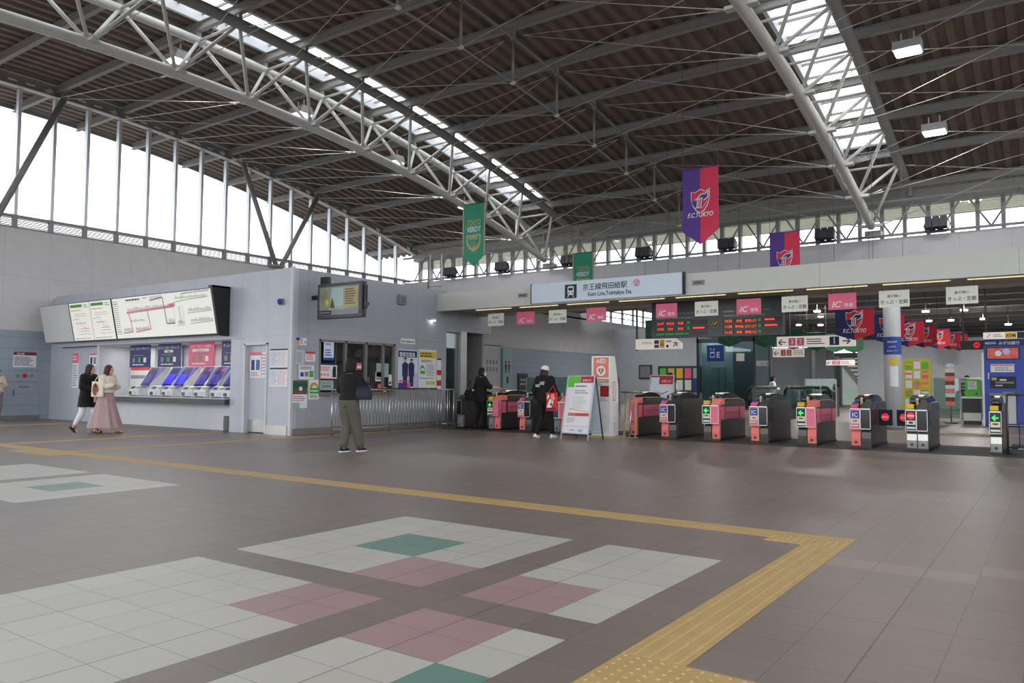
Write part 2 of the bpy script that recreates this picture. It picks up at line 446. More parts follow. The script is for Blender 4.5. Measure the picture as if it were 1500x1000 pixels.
# ------------------------------------------------------------------ roof geometry
XW = -24.06
def prof(y): return 10.47-.0078*(y-7.2)**2
PY = [8.64+2.16*k for k in range(-9, 9)]
def deck_z(y): return prof(y)+.5
b = MB(); per = .42; dep = .1
ys = [-12+.9*k for k in range(43)]
def deck(xa, xb, yy, b):
    n = int(round((xb-xa)/per)); p = (xb-xa)/n; xs = []
    for i in range(n):
        q = xa+i*p; xs += [(q,0),(q+p*.38,0),(q+p*.5,dep),(q+p*.88,dep)]
    xs.append((xb,0)); v = []; f = []
    for y in yy:
        for x, h in xs: v.append((x, y, deck_z(y)+h))
    w = len(xs)
    for j in range(len(yy)-1):
        for i in range(w-1): f.append((j*w+i, j*w+i+1, (j+1)*w+i+1, (j+1)*w+i))
    b.add(v, f, 'deck')
YS = ys[:40]+[23.76, 24.7, 25.8, 26.9]
YS = sorted(set([round(y,3) for y in YS]))
YS = [y for y in YS if y <= 26.9]
deck(-27.2, -15.9, YS, b); deck(-14.3, -2.85, YS, b); deck(-1.3, 12, YS, b)
far = [y for y in YS if y >= 23.76]
deck(-15.9, -14.3, far, b); deck(-2.85, -1.3, far, b)
o = b.build('ceiling'); struct(o)
b = MB()   # weather skin so that the deck is not paper thin
for xa, xb in ((-27.2,-15.9),(-14.3,-2.85),(-1.3,12)):
    for y, y2 in zip(YS, YS[1:]):
        b.quad((xa,y,deck_z(y)+.22),(xb,y,deck_z(y)+.22),(xb,y2,deck_z(y2)+.22),(xa,y2,deck_z(y2)+.22),'mgrey')
for xa, xb in ((-15.9,-14.3),(-2.85,-1.3)):
    for y, y2 in zip(far, far[1:]):
        b.quad((xa,y,deck_z(y)+.22),(xb,y,deck_z(y)+.22),(xb,y2,deck_z(y2)+.22),(xa,y2,deck_z(y2)+.22),'mgrey')
for y, y2 in zip(YS, YS[1:]):
    b.prism([(y,deck_z(y)-.12),(y2,deck_z(y2)-.12),(y2,deck_z(y2)+.24),(y,deck_z(y)+.24)], 'x', -27.3, -27.2, 'mgrey')
struct(b.build('ceiling_skin'))
# skylights
def skylight(xa, xb, label):
    t = thing('skylight', label, 'skylight', ((xa+xb)/2, 8.64, deck_z(8.64)))
    g = MB(); fr = MB(); cb = MB()
    seg = [y for y in YS if y <= 23.76]
    for y, y2 in zip(seg, seg[1:]):
        g.quad((xa,y,deck_z(y)+.26),(xb,y,deck_z(y)+.26),(xb,y2,deck_z(y2)+.26),(xa,y2,deck_z(y2)+.26),'glass')
        for x in (xa, xb):
            q = .05
            cb.prism([(y,deck_z(y)-.02),(y2,deck_z(y2)-.02),(y2,deck_z(y2)+.3),(y,deck_z(y)+.3)], 'x', x-q, x+q, 'lgrey')
    y = 23.76
    while y > -11:
        z = deck_z(y)+.24; fr.box(xa, xb, y-.02, y+.02, z-.05, z+.02, 'steel_dk'); y -= .72
    g.build('pane', t); fr.build('glazing_bar', t); cb.build('curb', t)
skylight(-15.9, -14.3, 'long narrow skylight strip above the left roof truss')
skylight(-2.85, -1.3, 'skylight strip above the right roof truss')
# purlins
pg = 'steel purlins across the hall under the roof deck'
for y in PY:
    if y < -11 or y > 26.5: continue
    z = prof(y)
    b = MB(); x0, x1 = -27.2, 12
    b.box(x0, x1, y-.075, y+.075, z+.26, z+.28, 'purlin').box(x0, x1, y-.075, y+.075, z+.48, z+.5, 'purlin').box(x0, x1, y-.01, y+.01, z+.28, z+.48, 'purlin')
    for xx in (-16,-14.2,-3,-1.15,-8.6):
        b.box(xx-.05, xx+.05, y-.05, y+.05, z-.02, z+.26, 'purlin')
    tag(b.build('roof_purlin'), 'grey steel purlin crossing the hall beneath the brown roof deck', 'roof beam', pg)

# ------------------------------------------------------------------ triangular roof trusses
def truss(xb, xw, xd, label):
    t = thing('roof_truss', label, 'roof truss', (xb, 8.64, prof(8.64)-1.45))
    ns = list(range(-8, 9))
    W = {k: 8.64+2.16*k for k in ns}
    def pw(x, y): return Vector((x, y, prof(y)))
    def pb(y): return Vector((xb, y, prof(y)-1.43))
    yy = [W[-8]+.54*i for i in range(66) if W[-8]+.54*i < 25.3]
    c = MB(); c.path([pb(y) for y in yy], .135, 'steel', 14); c.build('bottom_chord', t)
    c = MB(); c.path([pw(xw,y) for y in yy], .12, 'steel', 14); plab(c.build('top_chord', t), 'left upper chord tube')
    c = MB(); c.path([pw(xd,y) for y in yy], .145, 'steel_dk', 14); plab(c.build('top_chord', t), 'right upper chord tube')  # darker steel stands in for this chord's backlit shade
    for k in ns[:-1]:
        by = W[k]+1.08; B = pb(by)
        for x in (xw, xd):
            for y in (W[k], W[k+1]):
                if y > 25.5: continue
                d = MB(); d.tube(B, pw(x,y), .048, 'steel', 8); d.build('brace', t)
        s = MB(); s.tube(pw(xw,W[k]), pw(xd,W[k]), .04, 'steel', 8); s.build('cross_tube', t)
        g = MB(); sd = 1
        for sx in (-1, 1):
            g.prism([(by-.1,B.z-.03),(by+.1,B.z-.03),(by+.06,B.z+.06),(by-.06,B.z+.06)], 'x', B.x+sx*.12, B.x+sx*.34, 'steel')
        g.box(B.x-.09, B.x+.09, by-.13, by+.13, B.z+.06, B.z+.2, 'steel')
        g.build('gusset', t)
    f = MB(); f.box(xb-.25, xb+.25, 25.05, 25.45, 6.3, 6.5, 'steel_dk'); f.build('base_plate', t)
    return t
truss(-15.25, -16.0, -14.2, 'large white tube roof truss with skylight, left of the hanging banners')
truss(-2.2, -3.0, -1.15, 'white tube roof truss with skylight descending at the right side')

# ridge frames between the trusses
def ridge(x, label):
    t = thing('roof_strut_frame', label, 'roof frame', (x, 8.64, prof(8.64)-1.2))
    ks = [k for k in range(-6, 8)]
    P = [(x, 8.64+2.16*k, prof(8.64+2.16*k)+.06) for k in ks]
    Q = [(x, y, z-1.2) for _, y, z in P]
    c = MB(); c.path(P, .04, 'steel_dk', 8); c.build('top_tube', t)
    c = MB(); c.path(Q, .028, 'steel_dk', 8); c.build('bottom_tube', t)
    for p, q in zip(P, Q):
        c = MB(); c.tube(p, q, .036, 'steel_dk', 8); c.build('post', t)
        n = MB(); n.ell(q, (.08,.08,.06), 'steel', 10, 6); n.build('node', t)
ridge(-8.6, 'row of steel posts hanging between the two roof trusses')
ridge(4.4, 'row of steel posts hanging at the right edge, past the right truss')
# tie rods
def rod(a, bb, label, group, r=.0095):
    c = MB(); c.tube(a, bb, r, 'rod', 6)
    a = Vector(a); bb = Vector(bb); d = (bb-a).normalized()
    c.tube(bb-d*.45, bb, r*2.2, 'rod', 6)
    tag(c.build('tie_rod'), label, 'tie rod', group)
for k in range(-1, 8):
    y = 8.64+2.16*k; z = prof(y)
    for s in (-1.08, 1.08):
        yb = y+s; zb = prof(yb)-1.43
        if yb > 25: continue
        if k >= 0:
            rod((-24.0,y,z+.1), (-15.55,yb,zb), 'thin tie rod from the left gable beam to the left truss', 'tie rods left of the left truss')
        if y < 24.5:
            rod((-8.9,y,z+.05), (-14.95,yb,zb), 'thin tie rod from the middle posts to the left truss', 'tie rods between middle posts and left truss')
            rod((-8.3,y,z+.05), (-2.5,yb,zb), 'thin tie rod from the middle posts to the right truss', 'tie rods between middle posts and right truss')
            rod((4.1,y,z+.05), (-1.9,yb,zb), 'thin bright tie rod right of the right truss', 'tie rods right of the right truss')
    if y < 24.5:
        q = z-1.14
        rod((-8.6,y,q), (-14.2,y+.2,z+.0), 'sloping tie rod from a post foot to the left truss top', 'sloping rods to left truss top')
        rod((-8.6,y,q), (-3.0,y+.2,z+.0), 'sloping tie rod from a post foot to the right truss top', 'sloping rods to right truss top')
        rod((4.4,y,q), (-1.15,y+.2,z+.0), 'sloping bright tie rod rising to the right truss top', 'sloping rods right of the right truss')

# high bay lamps
def hi_lamp(x, y, label):
    z = prof(y)+.1
    t = thing('high_bay_lamp', label, 'ceiling lamp', (x,y,z), 'high bay lamps hung under the purlins')
    h = MB()
    for s in (-.14, .14): h.box(x+s-.015, x+s+.015, y-.02, y+.02, z-.28, z+.03, 'lgrey')
    h.build('bracket', t)
    s = MB(); s.prism([(-.16,-.1),(.16,-.1),(.27,-.34),(-.27,-.34)], 'x', -.3, .3, 'lgrey')
    s.v = [(p[0]+x, p[1]+y, p[2]+z-.1) for p in s.v]; s.build('housing', t)
    g = MB(); g.box(x-.27, x+.27, y-.24, y+.24, z-.47, z-.445, 'lamp'); g.build('diffuser', t)
    for s in (-.3, .3): MB().path([(x+s,y-.26,z-.44),(x+s,y-.2,z-.2),(x+s,y+.2,z-.2),(x+s,y+.26,z-.44)], .01, 'lgrey', 6).build('guard', t)
    return t
hi_lamp(-17.0, 8.64, 'lit high bay lamp nearest at upper left')
hi_lamp(-17.0, 12.96, 'lit high bay lamp, second from the top left')
hi_lamp(-17.0, 17.28, 'lit high bay lamp, third along the left truss')
hi_lamp(-17.0, 21.6, 'lit high bay lamp farthest, above the green banner')
hi_lamp(.05, 17.28, 'lit high bay lamp at upper right, nearer of the right pair')
hi_lamp(.1, 21.6, 'lit high bay lamp at right, farther of the right pair')

# ------------------------------------------------------------------ left wall
YB = 25.5
b = MB(); b.box(XW-.3, XW, 5.2, 30.4, 2.83, 6.06, 'panel_up').box(XW-.3, XW, -12, 5.2, 5.2, 6.06, 'panel_up').box(XW-.3, XW, 5.2, 8.9, 0, 2.83, 'clad').box(XW-.3, XW, -12, -8, 0, 5.2, 'clad')
b.box(XW-.3, XW, 8.9, 30.4, 0, 2.83, 'clad')
# beyond the band wall
b.box(XW-.3, XW, 30.4, 62, 3.45, 5.85, 'panel_up').box(XW-.3, XW, 33.9, 62, 0, 3.45, 'clad')
b.box(XW-.3, XW, 25.6, 44, 5.75, 6.3, 'panel_up')
struct(b.build('wall_left'))
b = MB(); b.box(XW, XW+.04, 5.2, 8.5, 0, .14, 'kick'); struct(b.build('baseboard_left'))
# gable glazing
t = thing('gable_window', 'tall curved gable window filling the top of the left wall', 'window', (XW, 8.64, 6.06))
b = MB(); b.box(XW-.12, XW+.02, -12, 25.9, 6.06, 6.11, 'steel_dk').box(XW-.12, XW+.04, -12, 25.9, 6.4, 6.48, 'steel_dk')
b.build('sill_rail', t)
b = MB()
for z in [6.14+.055*i for i in range(5)]: b.box(XW-.12, XW-.02, -12, 25.9, z, z+.018, 'mgrey')
b.build('louver', t)
ym = [8.64+1.08*k for k in range(-18, 16)]
for y in ym:
    if y > 25.6 or y < 2: continue
    b = MB(); zt = prof(y)+.06
    b.box(XW-.14, XW+.04, y-.05, y+.05, 6.48, zt, 'alu'); b.box(XW-.1, XW+.05, y-.06, y+.06, 6.06, 6.48, 'steel_dk')
    b.build('mullion', t)
g = MB()
for y, y2 in zip(ym, ym[1:]):
    if y2 > 25.6: continue
    g.quad((XW-.04,y,6.48),(XW-.04,y2,6.48),(XW-.04,y2,prof(y2)+.06),(XW-.04,y,prof(y)+.06),'glass')
g.build('pane', t)
# castellated gable beam
t = thing('gable_beam', 'dark castellated steel beam curving over the left gable window', 'beam', (XW+.05, 8.64, prof(8.64)))
w = MB(); fl = MB(); st = .54
y = -11.88
while y < 26.2:
    y2 = y+st; n = 8; hz = (prof(y)+prof(y2))/2+.27; yc = (y+y2)/2
    sl = (prof(y2)-prof(y))/st
    hole = [(yc+.15*math.cos(2*PI*i/n+PI/8), hz+sl*.15*math.cos(2*PI*i/n+PI/8)+.085*math.sin(2*PI*i/n+PI/8)) for i in range(n)]
    lo = lambda q: prof(y)+(prof(y2)-prof(y))*(q-y)/st+.08
    hi = lambda q: lo(q)+.38
    outer = [(y2,(lo(y2)+hi(y2))/2+.1),(yc+.12,hi(yc+.12)),(yc-.12,hi(yc-.12)),(y,(lo(y)+hi(y))/2+.1),(y,(lo(y)+hi(y))/2-.1),(yc-.12,lo(yc-.12)),(yc+.12,lo(yc+.12)),(y2,(lo(y2)+hi(y2))/2-.1)]
    for xx in (XW+.04, XW+.06):
        for i in range(n):
            j = (i+1) % n
            w.quad((xx,*hole[i]),(xx,*outer[i]),(xx,*outer[j]),(xx,*hole[j]),'steel_dk')
        w.add([(xx,y2,hi(y2)),(xx,*outer[0]),(xx,*outer[1])],[(0,1,2)],'steel_dk'); w.add([(xx,y,hi(y)),(xx,*outer[2]),(xx,*outer[3])],[(0,1,2)],'steel_dk')
        w.add([(xx,y,lo(y)),(xx,*outer[4]),(xx,*outer[5])],[(0,1,2)],'steel_dk'); w.add([(xx,y2,lo(y2)),(xx,*outer[6]),(xx,*outer[7])],[(0,1,2)],'steel_dk')
    for zz, hh in ((0,.025),(.38,.025)):
        fl.prism([(y,lo(y)+zz),(y2,lo(y2)+zz),(y2,lo(y2)+zz+hh),(y,lo(y)+zz+hh)], 'x', XW-.06, XW+.2, 'steel')
    y = y2
w.build('web', t); fl.build('flange', t)
# V struts in front of the glazing
vg = 'inclined round struts in front of the gable window'
for (ya, yb_, lab) in ((4.6,6.6,'round strut near the left frame edge, falling to the right'),(8.75,6.85,'inclined round strut at the far left of the gable window'),(15.6,17.35,'inclined strut, left leg of the V in the gable window'),(19.45,17.6,'inclined strut, right leg of the V in the gable window')):
    c = MB(); c.tube((XW+.34,ya,prof(ya)+.1),(XW+.32,yb_,6.1),.1,'steel_dk',14)
    c.box(XW+.21, XW+.4, ya-.08, ya+.08, prof(ya)+.02, prof(ya)+.3, 'steel_dk')
    c.box(XW+.05, XW+.44, yb_-.14, yb_+.14, 6.06, 6.14, 'steel_dk')
    tag(c.build('inclined_strut'), lab, 'strut', vg)
# small electric box on wall end + fire cabinet
t = thing('hydrant_cabinet', 'grey wall cabinet with red lamp and red-headed notice at far left', 'cabinet', (XW+.02, 8.0, .15))
b = MB(); b.box(XW, XW+.03, 7.55, 8.55-.1, .14, 2.18, 'clad'); b.build('door', t)
c = Canvas((XW+.03, 7.62, 0), (0,1,0), (0,0,1)); c.rect(.05,1.66,.72,2.14,'paper'); c.rect(.05,2.04,.72,2.14,'maroon',2); c.text('消火栓',.25,2.055,.07,'paper',3); c.dashes(.08,1.7,.68,2.0,7,'ink',2,3); c.rect(0,1.56,.8,1.567,'ink'); c.rect(0,1.2,.8,1.207,'ink')
c.dashes(.25,1.0,.55,1.06,1,'ink',1,4); c.build('notice', t)
b = MB(); b.tube((XW+.03,8.02,1.39),(XW+.08,8.02,1.39),.075,'red',16,.05); plab(b.build('lamp', t), 'round red lamp')
b = MB()
for yy in (7.82, 8.22): b.tube((XW+.03,yy,1.39),(XW+.04,yy,1.39),.06,'mgrey',16)
b.build('alarm_grille', t)
b = MB(); b.box(XW+.03,XW+.05,7.7,7.72,.75,.95,'ink'); b.build('handle', t)

# ------------------------------------------------------------------ far band wall and clerestory
b = MB(); b.box(XW, 12, YB, YB+.25, 4.95, 6.27, 'band'); b.box(XW, 12, YB+.25, YB+1.2, 6.2, 6.265, 'lgrey'); struct(b.build('wall_far'))
t = thing('clerestory_window', 'long strip window with dark posts above the far white wall band', 'window', (-8, 26.2, 6.27))
x = -24+.3; n = 0
while x < 11:
    b = MB(); b.box(x-.06, x+.06, 26.15, 26.35, 6.2, 7.9, 'steel_dk'); b.build('post', t); x += .72
g = MB(); g.quad((XW,26.27,6.2),(12,26.27,6.2),(12,26.27,7.6),(XW,26.27,7.6),'glass'); g.build('pane', t)
b = MB()
for zz in [7.08+.06*i for i in range(7)]: b.prism([(26.42,zz),(26.5,zz-.03),(26.5,zz-.015),(26.42,zz+.015)], 'x', XW, 12, 'cream')
b.build('louver', t)
b = MB(); b.box(XW, 12, 26.1, 26.4, 7.45, 7.95, 'steel_dk'); b.build('head_beam', t)
# lattice along the far wall
t = thing('lattice_truss', 'zigzag steel lattice running above the far white wall band', 'truss', (-8, 25.35, 6.27))
b = MB(); b.path([(XW,25.35,7.49),(11,25.35,7.49)], .055, 'steel_dk', 8); b.build('top_chord', t)
b = MB(); b.path([(XW,25.35,6.34),(11,25.35,6.34)], .045, 'steel_dk', 8); b.build('bottom_chord', t)
x = -22.55
while x < 8:
    b = MB(); b.tube((x,25.35,7.49),(x-.72,25.35,6.34),.032,'steel_dk',7); b.build('web_bar', t)
    b = MB(); b.tube((x,25.35,7.49),(x+.72,25.35,6.34),.032,'steel_dk',7); b.build('web_bar', t)
    x += 1.44
# spot lights on top of the band wall
def spot(x, lit):
    t = thing('floodlight', lit, 'floodlight', (x, 25.2, 6.27), 'black triple floodlights on top of the far wall band')
    y = 25.2
    b = MB(); b.box(x-.28, x+.28, y-.06, y+.12, 6.27, 6.31, 'black'); b.path([(x-.3,y,6.3),(x-.36,y-.02,6.5),(x-.3,y-.05,6.62)],.018,'black',6); b.path([(x+.3,y,6.3),(x+.4,y-.02,6.5),(x+.34,y-.05,6.66)],.018,'black',6); b.build('bracket', t)
    for k in range(3):
        q = x-.22+k*.22
        b = MB(); b.prism([(y-.22,6.42),(y-.02,6.36),(y+.14,6.5),(y+.05,6.72),(y-.16,6.78)], 'x', q-.1, q+.1, 'dgrey'); b.build('lamp_head', t, .008)
    b = MB()
    for k in range(2): b.ell((x-.12+k*.24,y,6.37),(.09,.1,.06),'black',10,6)
    b.build('ballast', t)
for x, l in zip((-20.84,-17.77,-14.25,-10.72,-7.28,-3.76,-.31), ('floodlight at the far left end of the white band, left of the green banner','floodlight just right of the large green banner','floodlight by the foot of the left truss','floodlight on the band between the green and purple-red banners','floodlight just right of the large purple-red banner','floodlight right of the small purple-red banner','floodlight right of the foot of the right truss')): spot(x, l)
# service boxes and rails at the left corner
t = thing('service_rail', 'pale hooped access rail at the left corner above the office roof', 'railing', (-21.5, 24.5, 5.9))
b = MB(); b.path([(-22.4,24.2,7.3),(-21.6,24.2,7.3),(-21.4,24.2,7.2),(-21.35,24.2,7.0),(-21.35,24.2,5.6)],.05,'steel_dk',8); b.build('hoop', t)
for xx in (-20.9,-20.2):
    b = MB(); b.tube((xx,23.8,5.0),(xx,23.8,7.2),.035,'steel',8); b.build('post', t)
b = MB()
for zz in (5.75,6.05): b.tube((-21.1,23.8,zz),(-19.9,23.5,zz-.12),.02,'steel_dk',6)
b.build('rung', t)
# ------------------------------------------------------------------ ticket office block
FY, SX, TOPZ = 8.55, -11.72, 3.92
b = MB()
b.box(-23.3, SX, FY, FY+.15, 2.30, TOPZ, 'office_front')
b.box(-23.3, -20.6, FY+.25, FY+.4, 0, 2.29, 'office_front')
b.box(XW, -23.3, FY+.25, FY+.4, 0, TOPZ, 'office_front')
b.box(-14.05, -13.48, FY, FY+.15, 0, 2.295, 'office_front')
b.box(-12.63, SX, FY, FY+.15, 0, 2.30, 'office_front')
b.box(-13.48, -12.63, FY+.0, FY+.15, 2.14, 2.30, 'office_front')
b.box(-20.5, -14.65, 8.8, 8.95, 0.0, .72, 'lgrey'); b.box(-14.65, -14.05, 8.8, 8.95, .37, .72, 'lgrey'); b.box(-14.65,-14.05,9.1,9.15,0,.37,'dgrey')
b.box(-20.5, -14.05, 9.75, 9.85, .72, 2.3, 'lgrey')
b.box(-20.62, -20.5, FY, 9.85, 0, 2.3, 'lgrey'); b.box(-14.05,-14.0,FY+.15,9.85,0,2.3,'lgrey')
b.box(-20.5, -14.05, FY+.15, 9.85, 2.28, 2.3, 'lgrey')
struct(b.build('wall_ticket_front'))
b = MB()
b.box(SX-.15, SX, FY+.15, 9.36, 0, TOPZ, 'office'); b.box(SX-.15, SX, 9.36, 11.97, 0, .98, 'office'); b.box(SX-.15, SX, 9.36, 11.97, 2.28, TOPZ, 'office')
b.box(SX-.15, SX, 11.97, 14.1, 0, TOPZ, 'office')
b.box(SX-.15, SX, 14.1, 14.72, 2.74, 3.5, 'office'); b.box(SX-.15, SX, 14.72, 16.3, 2.78, 3.5, 'office')
b.box(-23.5, SX-.15, FY+.15, 16, TOPZ-.12, TOPZ-.02, 'mgrey')
struct(b.build('wall_office_side'))
b = MB(); b.box(SX, SX+.015, FY, 14.1, 0, .16, 'kick'); struct(b.build('baseboard_office'))
b = MB(); b.box(-12.63, SX-.12, FY-.015, FY, .0, .22, 'chrome'); struct(b.build('baseboard_front'))
b = MB(); b.box(SX-.06, SX+.02, FY-.03, FY+.03, 0, TOPZ+.02, 'lgrey'); struct(b.build('trim_1'))
b = MB(); b.box(SX-.2, SX+.05, 14.72, 15.0, 0, 2.78, 'chrome'); struct(b.build('trim_2'))
b = MB(); b.box(SX-.09, SX-.06, 14.13, 14.7, .1, 2.72, 'dglass'); struct(b.build('window_2'))
# window of the counter
b = MB()
for y0, y1 in ((9.36,9.40),(10.18,10.24),(10.88,10.94),(11.5,11.56),(11.9,11.97)): b.box(SX-.12, SX+.02, y0, y1, .98, 2.28, 'kick')
b.box(SX-.12, SX+.02, 9.36, 11.97, 2.22, 2.28, 'kick'); b.box(SX-.12, SX+.06, 9.36, 11.97, .92, 1.0, 'kick')
w1 = struct(b.build('window_1')); ORG[w1.name] = Vector((0,0,0))
b = MB(); b.quad((SX-.05,9.4,1.0),(SX-.05,11.9,1.0),(SX-.05,11.9,2.22),(SX-.05,9.4,2.22),'oglass'); b.build('pane', w1)
# office interior
b = MB(); b.box(-15.6,-15.5,10.0,16,0,3.8,'mgrey'); b.box(-15.5,SX-.15,16,16.1,0,3.8,'mgrey'); b.box(-15.5,SX-.15,10.0,10.05,0,3.8,'mgrey'); struct(b.build('wall_office_inner'))
t = thing('office_desk', 'dark counter desk with monitor seen through the office window', 'desk', (-12.4, 11, 0))
b = MB(); b.box(-12.7,SX-.2,10.3,12.6,.86,.92,'dgrey'); b.box(-12.65,-12.6,10.4,12.5,0,.86,'dgrey'); b.build('top', t)
b = MB(); b.box(-12.5,-12.45,11.0,11.5,1.05,1.4,'blackg'); b.box(-12.5,-12.4,11.2,11.3,.92,1.06,'black'); b.build('monitor', t)
tag(MB().box(-15.45,-15.1,11,13.5,0,1.9,'dgrey').box(-15.1,-15.08,11.1,12.2,.9,1.8,'mgrey').box(-15.1,-15.08,12.3,13.4,.9,1.8,'mgrey').build('office_cabinet'), 'tall dark cabinet at the back of the staffed office', 'cabinet')
# things stuck to the side wall
def poster(name, y0, y1, z0, z1, label, draw, base='paper', cat='poster', th=.006):
    ext = SX
    t = thing(name, label, cat, (ext, (y0+y1)/2, z0))
    b = MB(); b.box(ext, ext+th, y0, y1, z0, z1, base); b.build('sheet', t)
    c = Canvas((ext+th, y0, z0), (0,1,0), (0,0,1), .003); draw(c, y1-y0, z1-z0); c.build('print', t)
    return t
def d_three(c,w,h):
    c.rect(0,.0,w*.36,h,'paper'); c.rect(0,h*.6,w*.36,h,'blue',2); c.disc(w*.18,h*.3,.05,'coral',2); c.rect(w*.4,0,w*.66,h,'cream'); c.dashes(w*.43,.02,w*.63,h*.9,3,'ink',2,2); c.rect(w*.7,0,w,h*.95,'paper'); c.rect(w*.74,h*.2,w*.96,h*.6,'fin',2)
poster('card_stickers', 8.65, 8.97, 2.11, 2.28, 'row of three small blue and white stickers near the top of the office corner', d_three)
poster('notice_sheet', 8.66, 8.9, 1.66, 2.0, 'plain grey printed notice below the small stickers by the office corner', lambda c,w,h: c.dashes(.03,.04,w-.03,h-.05,8,'inkg',1,5), 'lgrey')
poster('notice_sheet', 8.94, 9.24, 1.73, 1.97, 'small notice with a red heading left of the ticket window', lambda c,w,h: (c.rect(0,h*.75,w,h,'inkr'), c.dashes(.03,.03,w-.03,h*.7,4,'inkr',1,6)))
poster('notice_sheet', 8.76, 9.21, 1.31, 1.64, 'white notice with card pictures and a green square beside the office corner', lambda c,w,h: (c.dashes(.04,h*.68,w-.04,h*.92,2,'ink',1,8), c.rect(.04,.06,.14,.16,'blue'), c.rect(.17,.06,.28,.18,'mgrey'), c.rect(.31,.05,.43,.2,'green')))
poster('festival_poster', 8.57, 9.02, .63, 1.28, 'tall poster with a dark park photo above and pale blue text below', lambda c,w,h: (c.rect(0,h*.5,w,h,'ckhaki'), c.rect(0,h*.72,w,h*.92,'dgreen',2), c.disc(w*.55,h*.7,.05,'white',3), c.rect(0,h*.5,w,h*.56,'brown',3), c.dashes(.04,h*.25,w-.04,h*.45,3,'inkr',1,9), c.rect(0,0,w*.5,h*.2,'gtext',2)))
def d_rainbow(c,w,h):
    for r, m in ((.13,'inkr'),(.11,'yellow'),(.09,'green'),(.07,'paper')): c.disc(w/2,h*.58,r,m,{'inkr':1,'yellow':2,'green':3,'paper':4}[m])
    c.rect(.02,h*.3,w-.02,h*.58,'green',5); c.dashes(.04,h*.36,w-.04,h*.5,1,'paper',6,3); c.dashes(.04,.04,w-.04,h*.24,2,'ink',1,4)
poster('rainbow_poster', 9.06, 9.38, .83, 1.3, 'small poster with a rainbow arch and green band below the ticket window corner', d_rainbow, 'cream')
poster('window_poster', 9.5, 9.82, 1.78, 2.23, 'pale blue notice stuck in the upper left of the ticket window', lambda c,w,h: (c.rect(0,0,w,h*.13,'blue'), c.dashes(.04,h*.2,w-.04,h*.62,3,'blue',1,5), c.dashes(.04,h*.8,w-.04,h*.93,1,'blue',1,6)), 'signlit')
poster('window_poster', 9.37, 9.93, 1.32, 1.7, 'notice with navy top, pink border and a lady at lower left of the ticket window', lambda c,w,h: (c.rect(0,0,w,.02,'signpink'), c.rect(0,h-.04,w,h,'navy'), c.dashes(.04,h*.5,w*.6,h*.8,3,'inkr',1,7), [c.disc(.07+.1*k,h*.28,.035,'coral') for k in range(3)], c.rect(w*.74,h*.12,w*.94,h*.62,'cnavy',2), c.disc(w*.84,h*.7,.05,'hairb',3)))
poster('window_poster', 9.37, 9.83, 1.05, 1.29, 'pale mint notice under the pink-bordered poster', lambda c,w,h: (c.rect(w*.2,h*.25,w*.8,h*.5,'mgrey'), c.dashes(w*.2,h*.6,w*.8,h*.85,1,'inkg',1,3)), 'gtext')
poster('fare_label', 12.19, 12.76, 2.31, 2.45, 'small white strip label with dark lettering above the two large posters', lambda c,w,h: c.text('Fare Adjustment', w/2, .035, .07, 'navy', 1, w*.9), 'white', 'label')
def d_cops(c,w,h):
    c.rect(0,h*.8,w*.95,h*.97,'dnavy'); c.text('警察官募集',w*.45,h*.82,.13,'paper',2,w*.8)
    for k, x in enumerate((w*.34, w*.66)):
        c.disc(x,h*.72-.03*k,.055,'skin',2); c.rect(x-.06,h*.75-.03*k,x+.06,h*.79-.03*k,'dnavy',3)
        c.poly([(x-.11,h*.3),(x+.11,h*.3),(x+.12,h*.62),(x+.05,h*.67),(x-.05,h*.67),(x-.12,h*.62)],'navy',2); c.rect(x-.08,h*.04,x+.08,h*.3,'dnavy',2)
    c.rect(w*.75,0,w,h*.4,'fin',1); c.rect(0,0,w*.6,h*.14,'bpurple',3); c.dashes(.03,h*.15,w*.6,h*.22,1,'inkr',3,8); c.rect(w*.45,0,w*.62,h*.14,'signpink',4)
poster('recruiting_poster', 12.1, 12.88, 1.1, 2.15, 'tall poster showing two uniformed officers in navy right of the ticket window', d_cops, 'signlit')
def d_yel(c,w,h):
    c.rect(.02,h*.78,w-.02,h*.95,'yellow'); c.dashes(.05,h*.8,w-.06,h*.93,2,'ink',2,5); c.dashes(.1,h*.66,w-.1,h*.74,2,'ink',1,6)
    c.disc(w*.2,h*.5,.09,'green',2); c.disc(w*.2,h*.47,.06,'paper',3); c.rect(w*.08,h*.36,w*.34,h*.44,'green',4); c.dashes(w*.42,h*.3,w*.95,h*.62,8,'inkg',1,7); c.dashes(.05,h*.22,w*.9,h*.28,1,'inkg',1,8)
    for k in range(3): c.rect(w*(.42+.18*k),h*.08,w*(.57+.18*k),h*.17,'rack')
poster('notice_board_poster', 12.92, 13.66, 1.11, 2.18, 'large white poster with a yellow heading band, rightmost on the office wall', d_yel)
poster('notice_sheet', 13.69, 13.88, 1.08, 1.95, 'narrow red and cream notice at the far end of the office wall', lambda c,w,h: (c.rect(0,h*.1,w,h*.28,'red'), c.rect(0,h*.45,w,h*.62,'red'), c.rect(0,h*.95,w,h,'ink')), 'cream')
def wdraw(name,y0,y1,z0,z1,label,m,m2=None):
    t = MB(); t.box(SX-.045,SX-.04,y0,y1,z0,z1,m)
    if m2: t.box(SX-.04,SX-.038,y0+.02,y1-.02,z0+.04,z0+.1,m2)
    tag(t.build(name), label, 'notice')
wdraw('pink_sign',10.62,10.8,1.57,1.74,'small pink notice inside the middle ticket window pane','signpink','paper')
wdraw('green_film',11.33,11.78,1.39,1.75,'pale green sheet on the right ticket window pane','gtext')
wdraw('paper_sheet',11.3,11.62,1.28,1.52,'white paper in front of the green sheet in the window','paper','inkg')
wdraw('strip_label',11.79,11.9,1.17,1.46,'upright white strip label at the right end of the window','white','ink')
